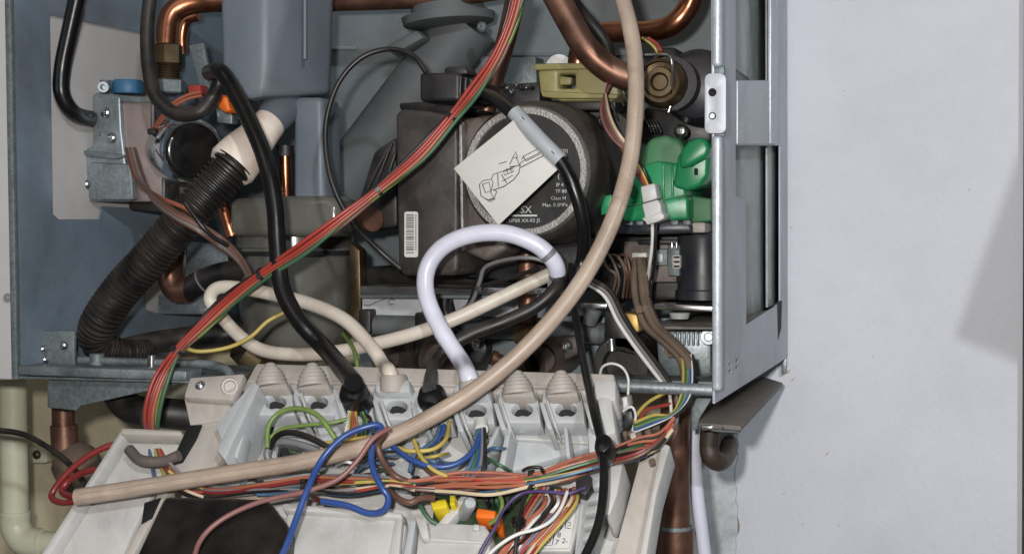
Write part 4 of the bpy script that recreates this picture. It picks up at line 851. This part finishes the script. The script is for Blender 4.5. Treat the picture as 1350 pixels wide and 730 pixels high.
for i in range(5):
    q = (i-2)*2.6
    wire('wire', [(172+q, 196, .07), (184+q, 236, .05), (204, 262+q, .02), (232, 284+q, .005), (262, 300+q*1.1, .005), (292, 320+q*1.3, .015), (316, 342+q, .01), (330, 366+q, .0)], 2.7, ('brown', 'pinkb', 'dustbr', 'wgrey', 'brown')[i], parent=sl)
wire('wire', [(184, 246, .045), (214, 262, .02), (246, 276, .008), (264, 296, .005), (272, 312, .01)], 3.2, 'orange', parent=sl)
wire('wire', [(244, 268, .0), (268, 300, .002), (290, 318, .01), (318, 330, .02)], 3.2, 'wblack', parent=sl)
# left lower loop
rl = T('red_loop', 'loop of red wires at lower left by the tube end', 'wire loop', B(120, 640, .03))
wire('wire', [(185, 588, -.045), (150, 586, -.05), (118, 600, -.055), (88, 624, -.06), (68, 652, -.065), (80, 662, -.07), (104, 660, -.075)], 4.2, 'redd', parent=rl)
wire('wire', [(170, 640, -.07), (146, 622, -.065), (118, 620, -.06), (92, 632, -.06), (82, 648, -.065), (100, 656, -.075)], 4.6, 'redd', parent=rl)
wire('supply_lead', [(-10, 566, .02), (30, 572, .02), (64, 590, .01), (90, 610, .0), (112, 638, -.02), (128, 664, -.04), (140, 700, -.06), (146, 745, -.08)], 4.2, 'rubberd', 'brown black lead entering from the left edge', 'cable', n=10)

# ================================================================== CONTROL BOX WIRING
def bw(l): return [B(*q) for q in l]
mh = T('main_harness', 'multicolour wire bundle with ties lying across the control box', 'wire harness', B(600, 640, .03))
mb = [(888, 556), (868, 580), (842, 592), (800, 604), (750, 621), (702, 632), (650, 637), (600, 638), (548, 640), (514, 636), (460, 640), (400, 640), (340, 645), (284, 648), (244, 640), (222, 624)]
def strand_set(cols, idx, spread, droop):
    for i, mt in enumerate(cols):
        d = (i/(len(cols)-1)-.5)*spread; ph = random.uniform(0, 6); pts = []
        for j in idx:
            x, y = mb[j]
            k = d*(.62 if j in (5, 8, 9) else .55 if j in (0, 1) else 1.0)+4.2*math.sin(j*1.25+ph)*(0.4 if j in (5, 8, 9) else 1)
            if mt in ('wblack', 'green', 'purple') and 1 < j < 5: k -= 6
            pts.append(B(x-k*.1, y+k, (.030 if j < 11 else .02)+.007*math.sin(i*2.1+j*.9)))
        if droop and i % 3 == 1: pts = pts[:-3]+[B(345, 634, .018), B(312, 626, .014)]
        wire('wire', pts, random.uniform(2.0, 2.6), mt, parent=mh, n=7, k=5)
strand_set(['orange', 'orange', 'pinkb', 'orange', 'red', 'orange', 'wblack', 'orange', 'green', 'redd', 'orange', 'yellow', 'brown', 'orange', 'bluel', 'wblack', 'beigec'], range(0, 10), 22, False)
strand_set(['wgrey', 'wblack', 'orange', 'green', 'wgrey', 'redd', 'yellow', 'bluel', 'wgrey', 'red', 'brown', 'wblack', 'beigec', 'bluel'], range(8, len(mb)), 20, True)
for i, rr in ((5, 12), (8, 12), (9, 11)): tie(B(*mb[i], .03), B(*mb[i+1], .03)-B(*mb[i-1], .03), rr, mh, 'rubberd', 7)
tie(B(402, 640, .03), (1, 0, 0), 8, mh, 'rubberd', 5)
wire('tie_tail', bw([(690, 620, .045), (698, 616, .05), (712, 616, .05), (716, 622, .046)]), 2.5, 'rubberd', parent=mh)
wire('blue_mains_wire', bw([(356, 760, .05), (376, 722, .05), (392, 680, .05), (404, 648, .052), (424, 606, .052), (452, 576, .055), (484, 562, .055), (502, 562, .052), (492, 584, .046), (490, 612, .044), (502, 640, .042), (512, 656, .038), (506, 672, .034), (486, 676, .032), (458, 666, .034), (424, 660, .034)]), 4.3, 'blue', 'thick blue wire looping over the beige tube to a bare copper end', 'wire', n=12)
bo = bpy.data.objects['blue_mains_wire']
for k in range(5): tube('bare_strand', bw([(428, 660+k*.7-1, .034), (418, 658+k*1.4-3, .034), (411, 657+k*2.2-4, .035)]), .9, 'copper', bo, 6)
wire('blue_neutral_wire', bw([(516, 586, .03), (536, 602, .034), (562, 613, .034), (592, 614, .032), (616, 602, .03), (630, 582, .025), (634, 562, .02)]), 3.9, 'blue', 'blue wire curving under the beige tube to the white cable gland', 'wire', n=12)
wire('brown_live_wire', bw([(252, 760, .05), (262, 716, .05), (290, 686, .05), (340, 662, .05), (400, 648, .05), (444, 632, .05), (470, 608, .052), (492, 578, .056), (514, 564, .054)]), 3.6, 'pinkb', 'long pinkish brown wire running over the black cover and tube', 'wire', n=10)
wire('brown_return_wire', bw([(508, 570, .052), (498, 586, .045), (506, 610, .04), (520, 626, .04), (536, 634, .036)]), 4.2, 'brown', 'dark brown wire dropping behind the beige tube into the harness', 'wire', n=10)
wire('earth_loop', bw([(352, 590, .026), (354, 562, .03), (368, 544, .032), (392, 538, .034), (416, 545, .034), (430, 560, .034), (442, 578, .03)]), 3.4, 'gy', 'green yellow earth wire arching below the left grommets', 'wire', n=10)
wire('earth_branch', bw([(354, 578, .024), (372, 565, .026), (404, 560, .028), (436, 557, .028), (458, 552, .026)]), 2.6, 'gy', 'flatter green yellow wire under the earth arch', 'wire', n=8)
wire('black_lead', bw([(356, 590, .022), (366, 574, .028), (386, 570, .03), (412, 578, .032), (440, 594, .032)]), 4.2, 'wblack', 'short black wire arching over the shiny strap clamp', 'wire', n=10)
fr_ = T('grommet_strands', 'fan of coloured wires spreading below the first black grommet', 'wire bundle', B(470, 570, .02))
for mt, x1, y1 in (('wwhite', 458, 572), ('yellow', 460, 576), ('orange', 465, 578), ('orange', 468, 576), ('yellow', 470, 582), ('green', 480, 570), ('gy', 484, 576), ('wblack', 488, 566), ('bluel', 490, 572)):
    wire('wire', bw([(472+(x1-474)*.25, 528, .02), (472+(x1-474)*.75, 546, .022), (x1, y1-14, .026), (x1-4, y1+8, .028)]), 2.3, mt, parent=fr_)
for mt, dy in (('yellow', 0), ('beigec', 6)): wire('wire', bw([(424, 584+dy, .03), (452, 580+dy, .033), (482, 576+dy, .034), (500, 574+dy, .033)]), 2.3, mt, parent=fr_)
tube('black_hook', bw([(464, 522, .022), (468, 532, .022), (476, 534, .022), (482, 526, .022), (480, 520, .022)]), 3, 'rubber', fr_, 8)
s2 = T('sheath_strands', 'yellow blue and brown wires bending below the second black grommet', 'wire bundle', B(575, 600, .02))
for mt, pts in (('yellow', [(592, 556, .02), (588, 578, .026), (570, 592, .03), (540, 594, .032), (524, 590, .03)]), ('yellow', [(546, 580, .032), (554, 600, .034), (570, 618, .034), (590, 628, .032)]), ('bluel', [(580, 560, .02), (574, 578, .024), (560, 590, .028), (546, 600, .03), (540, 622, .03)]), ('brown', [(552, 606, .03), (566, 622, .03), (590, 632, .03)]), ('blue', [(586, 560, .02), (580, 576, .022), (566, 588, .024)])):
    wire('wire', bw(pts), 3, mt, parent=s2)
tube('black_hook', bw([(574, 532, .022), (578, 542, .022), (586, 540, .022), (588, 530, .022)]), 3, 'rubber', s2, 8)
s3 = T('gland_strands', 'white sheath end with three wires below the white cable gland', 'wire bundle', B(634, 600, .02))
tube('sheath_end', bw([(634, 556, .02), (635, 566, .022)]), 9, 'wwhite', s3, 14)
for mt, dx in (('bluel', -6), ('wgrey', 2), ('wblack', 5), ('green', -3), ('blue', 0)):
    wire('wire', bw([(634+dx*.8, 562, .022), (634+dx, 580, .024), (632+dx*1.4, 604, .026), (626+dx*2, 622, .026), (616+dx*2, 634, .024)]), 2.8, mt, parent=s3)
rb_ = T('ribbon_wires', 'fan of orange black and white wires at lower right of the control box', 'wire bundle', B(720, 690, .02))
fan = ['orange', 'orange', 'orange', 'wwhite', 'wblack', 'orange', 'wblack', 'wwhite', 'orange', 'bluel', 'red', 'orange', 'wblack', 'beigec', 'orange', 'redd', 'yellow']
for i, mt in enumerate(fan):
    t = i/(len(fan)-1)
    wire('wire', bw([(712+t*50+random.uniform(-3, 3), 650-t*8, .028+random.uniform(-.004, .004)), (716+t*44, 664-t*4+random.uniform(-3, 3), .034+.004*math.sin(i*2)), (690+t*52, 692-t*6, .036+.004*math.sin(i*2.4)), (668+t*44, 718+t*2, .034), (650+t*40, 742+t*6, .03)]), 2.6, mt, parent=rb_, n=7)
for i, mt in enumerate(('gy', 'redd', 'orange', 'wgrey', 'wblack')):
    wire('wire', bw([(708+i*5, 642, .03), (694+i*6, 660, .032), (684+i*4, 684, .034), (678+i*3, 712, .034), (672+i*4, 744, .03)]), 2.2, mt, parent=rb_, n=7)
slab('ribbon_end', [(758, 632), (778, 624), (780, 640), (772, 652), (760, 648)], BP(.034), .006, 'blackp', rb_, .001)
wire('purple_lead', bw([(772, 642, .04), (748, 650, .042), (712, 647, .042), (684, 652, .04), (664, 672, .04), (652, 696, .042), (634, 726, .04), (622, 760, .036)]), 2.3, 'purple', 'purple wire arching to the bottom of the control box', 'wire')
wire('white_lead', bw([(748, 648, .042), (739, 670, .045), (725, 687, .047), (706, 697, .048), (684, 703, .048), (664, 714, .047), (645, 730, .044), (626, 755, .04)]), 2.6, 'wwhite', 'single white wire lying over the orange fan of wires', 'wire')
wire('black_sleeved_lead', bw([(700, 640, .036), (690, 660, .042), (684, 688, .046), (680, 720, .044), (674, 760, .04)]), 3, 'wblack', 'black wire with a rubber bead beside the purple wire', 'wire')
lathe('rubber_bead', B(684, 682, .046), B(682.5, 693, .0455), [(0, 8), (.2, 10), (.8, 10), (1, 8)], 'rubber', bpy.data.objects['black_sleeved_lead'], 16)
wire('earth_tail', bw([(655, 646, .03), (662, 662, .034), (658, 680, .034), (646, 690, .03)]), 3, 'gy', 'short green yellow wire curving over the orange terminal plug', 'wire')
wire('green_lead', bw([(548, 650, .026), (556, 670, .028), (566, 684, .026), (576, 690, .024)]), 3, 'green', 'short green wire beside the yellow relay', 'wire')
wire('dark_harness_loop', bw([(514, 646, .034), (524, 656, .038), (540, 662, .04), (556, 656, .038), (572, 656, .034)]), 4.4, 'brown', 'dark brown loop of wire hanging under the harness ties', 'wire', n=10)

# loose odds and ends in the control box
st = T('loose_strands', 'thin stray wires tangled around the middle of the control box', 'wire bundle', B(540, 610, .02))
for i in range(14):
    x = random.uniform(440, 640); y = random.uniform(590, 632); a = random.uniform(-.6, .6); l = random.uniform(26, 60); c = random.uniform(-12, 12)
    wire('wire', bw([(x, y, .016), (x+l*.35, y+l*.35*a+c, .026), (x+l*.7, y+l*.7*a+c*.6, .028), (x+l, y+l*a, .018)]), random.uniform(1.6, 2.6), random.choice(('wgrey', 'wwhite', 'bluel', 'green', 'brown', 'wblack', 'yellow', 'blue')), parent=st, n=7)
dc = T('terminal_clip', 'cluster of small grey and coppery terminal clips at the right corner of the control box', 'clip', B(836, 596, .01))
for i in range(9):
    x = random.uniform(818, 856); y = random.uniform(560, 606); q = random.uniform(5, 10)
    slab('clip', [(x, y), (x+q, y-q*.4), (x+q*1.2, y+q*.6), (x+q*.3, y+q)], BP(random.uniform(.012, .024)), .008, random.choice(('grom', 'beigep', 'dustbr', 'copperd', 'blackp')), dc, .0008)
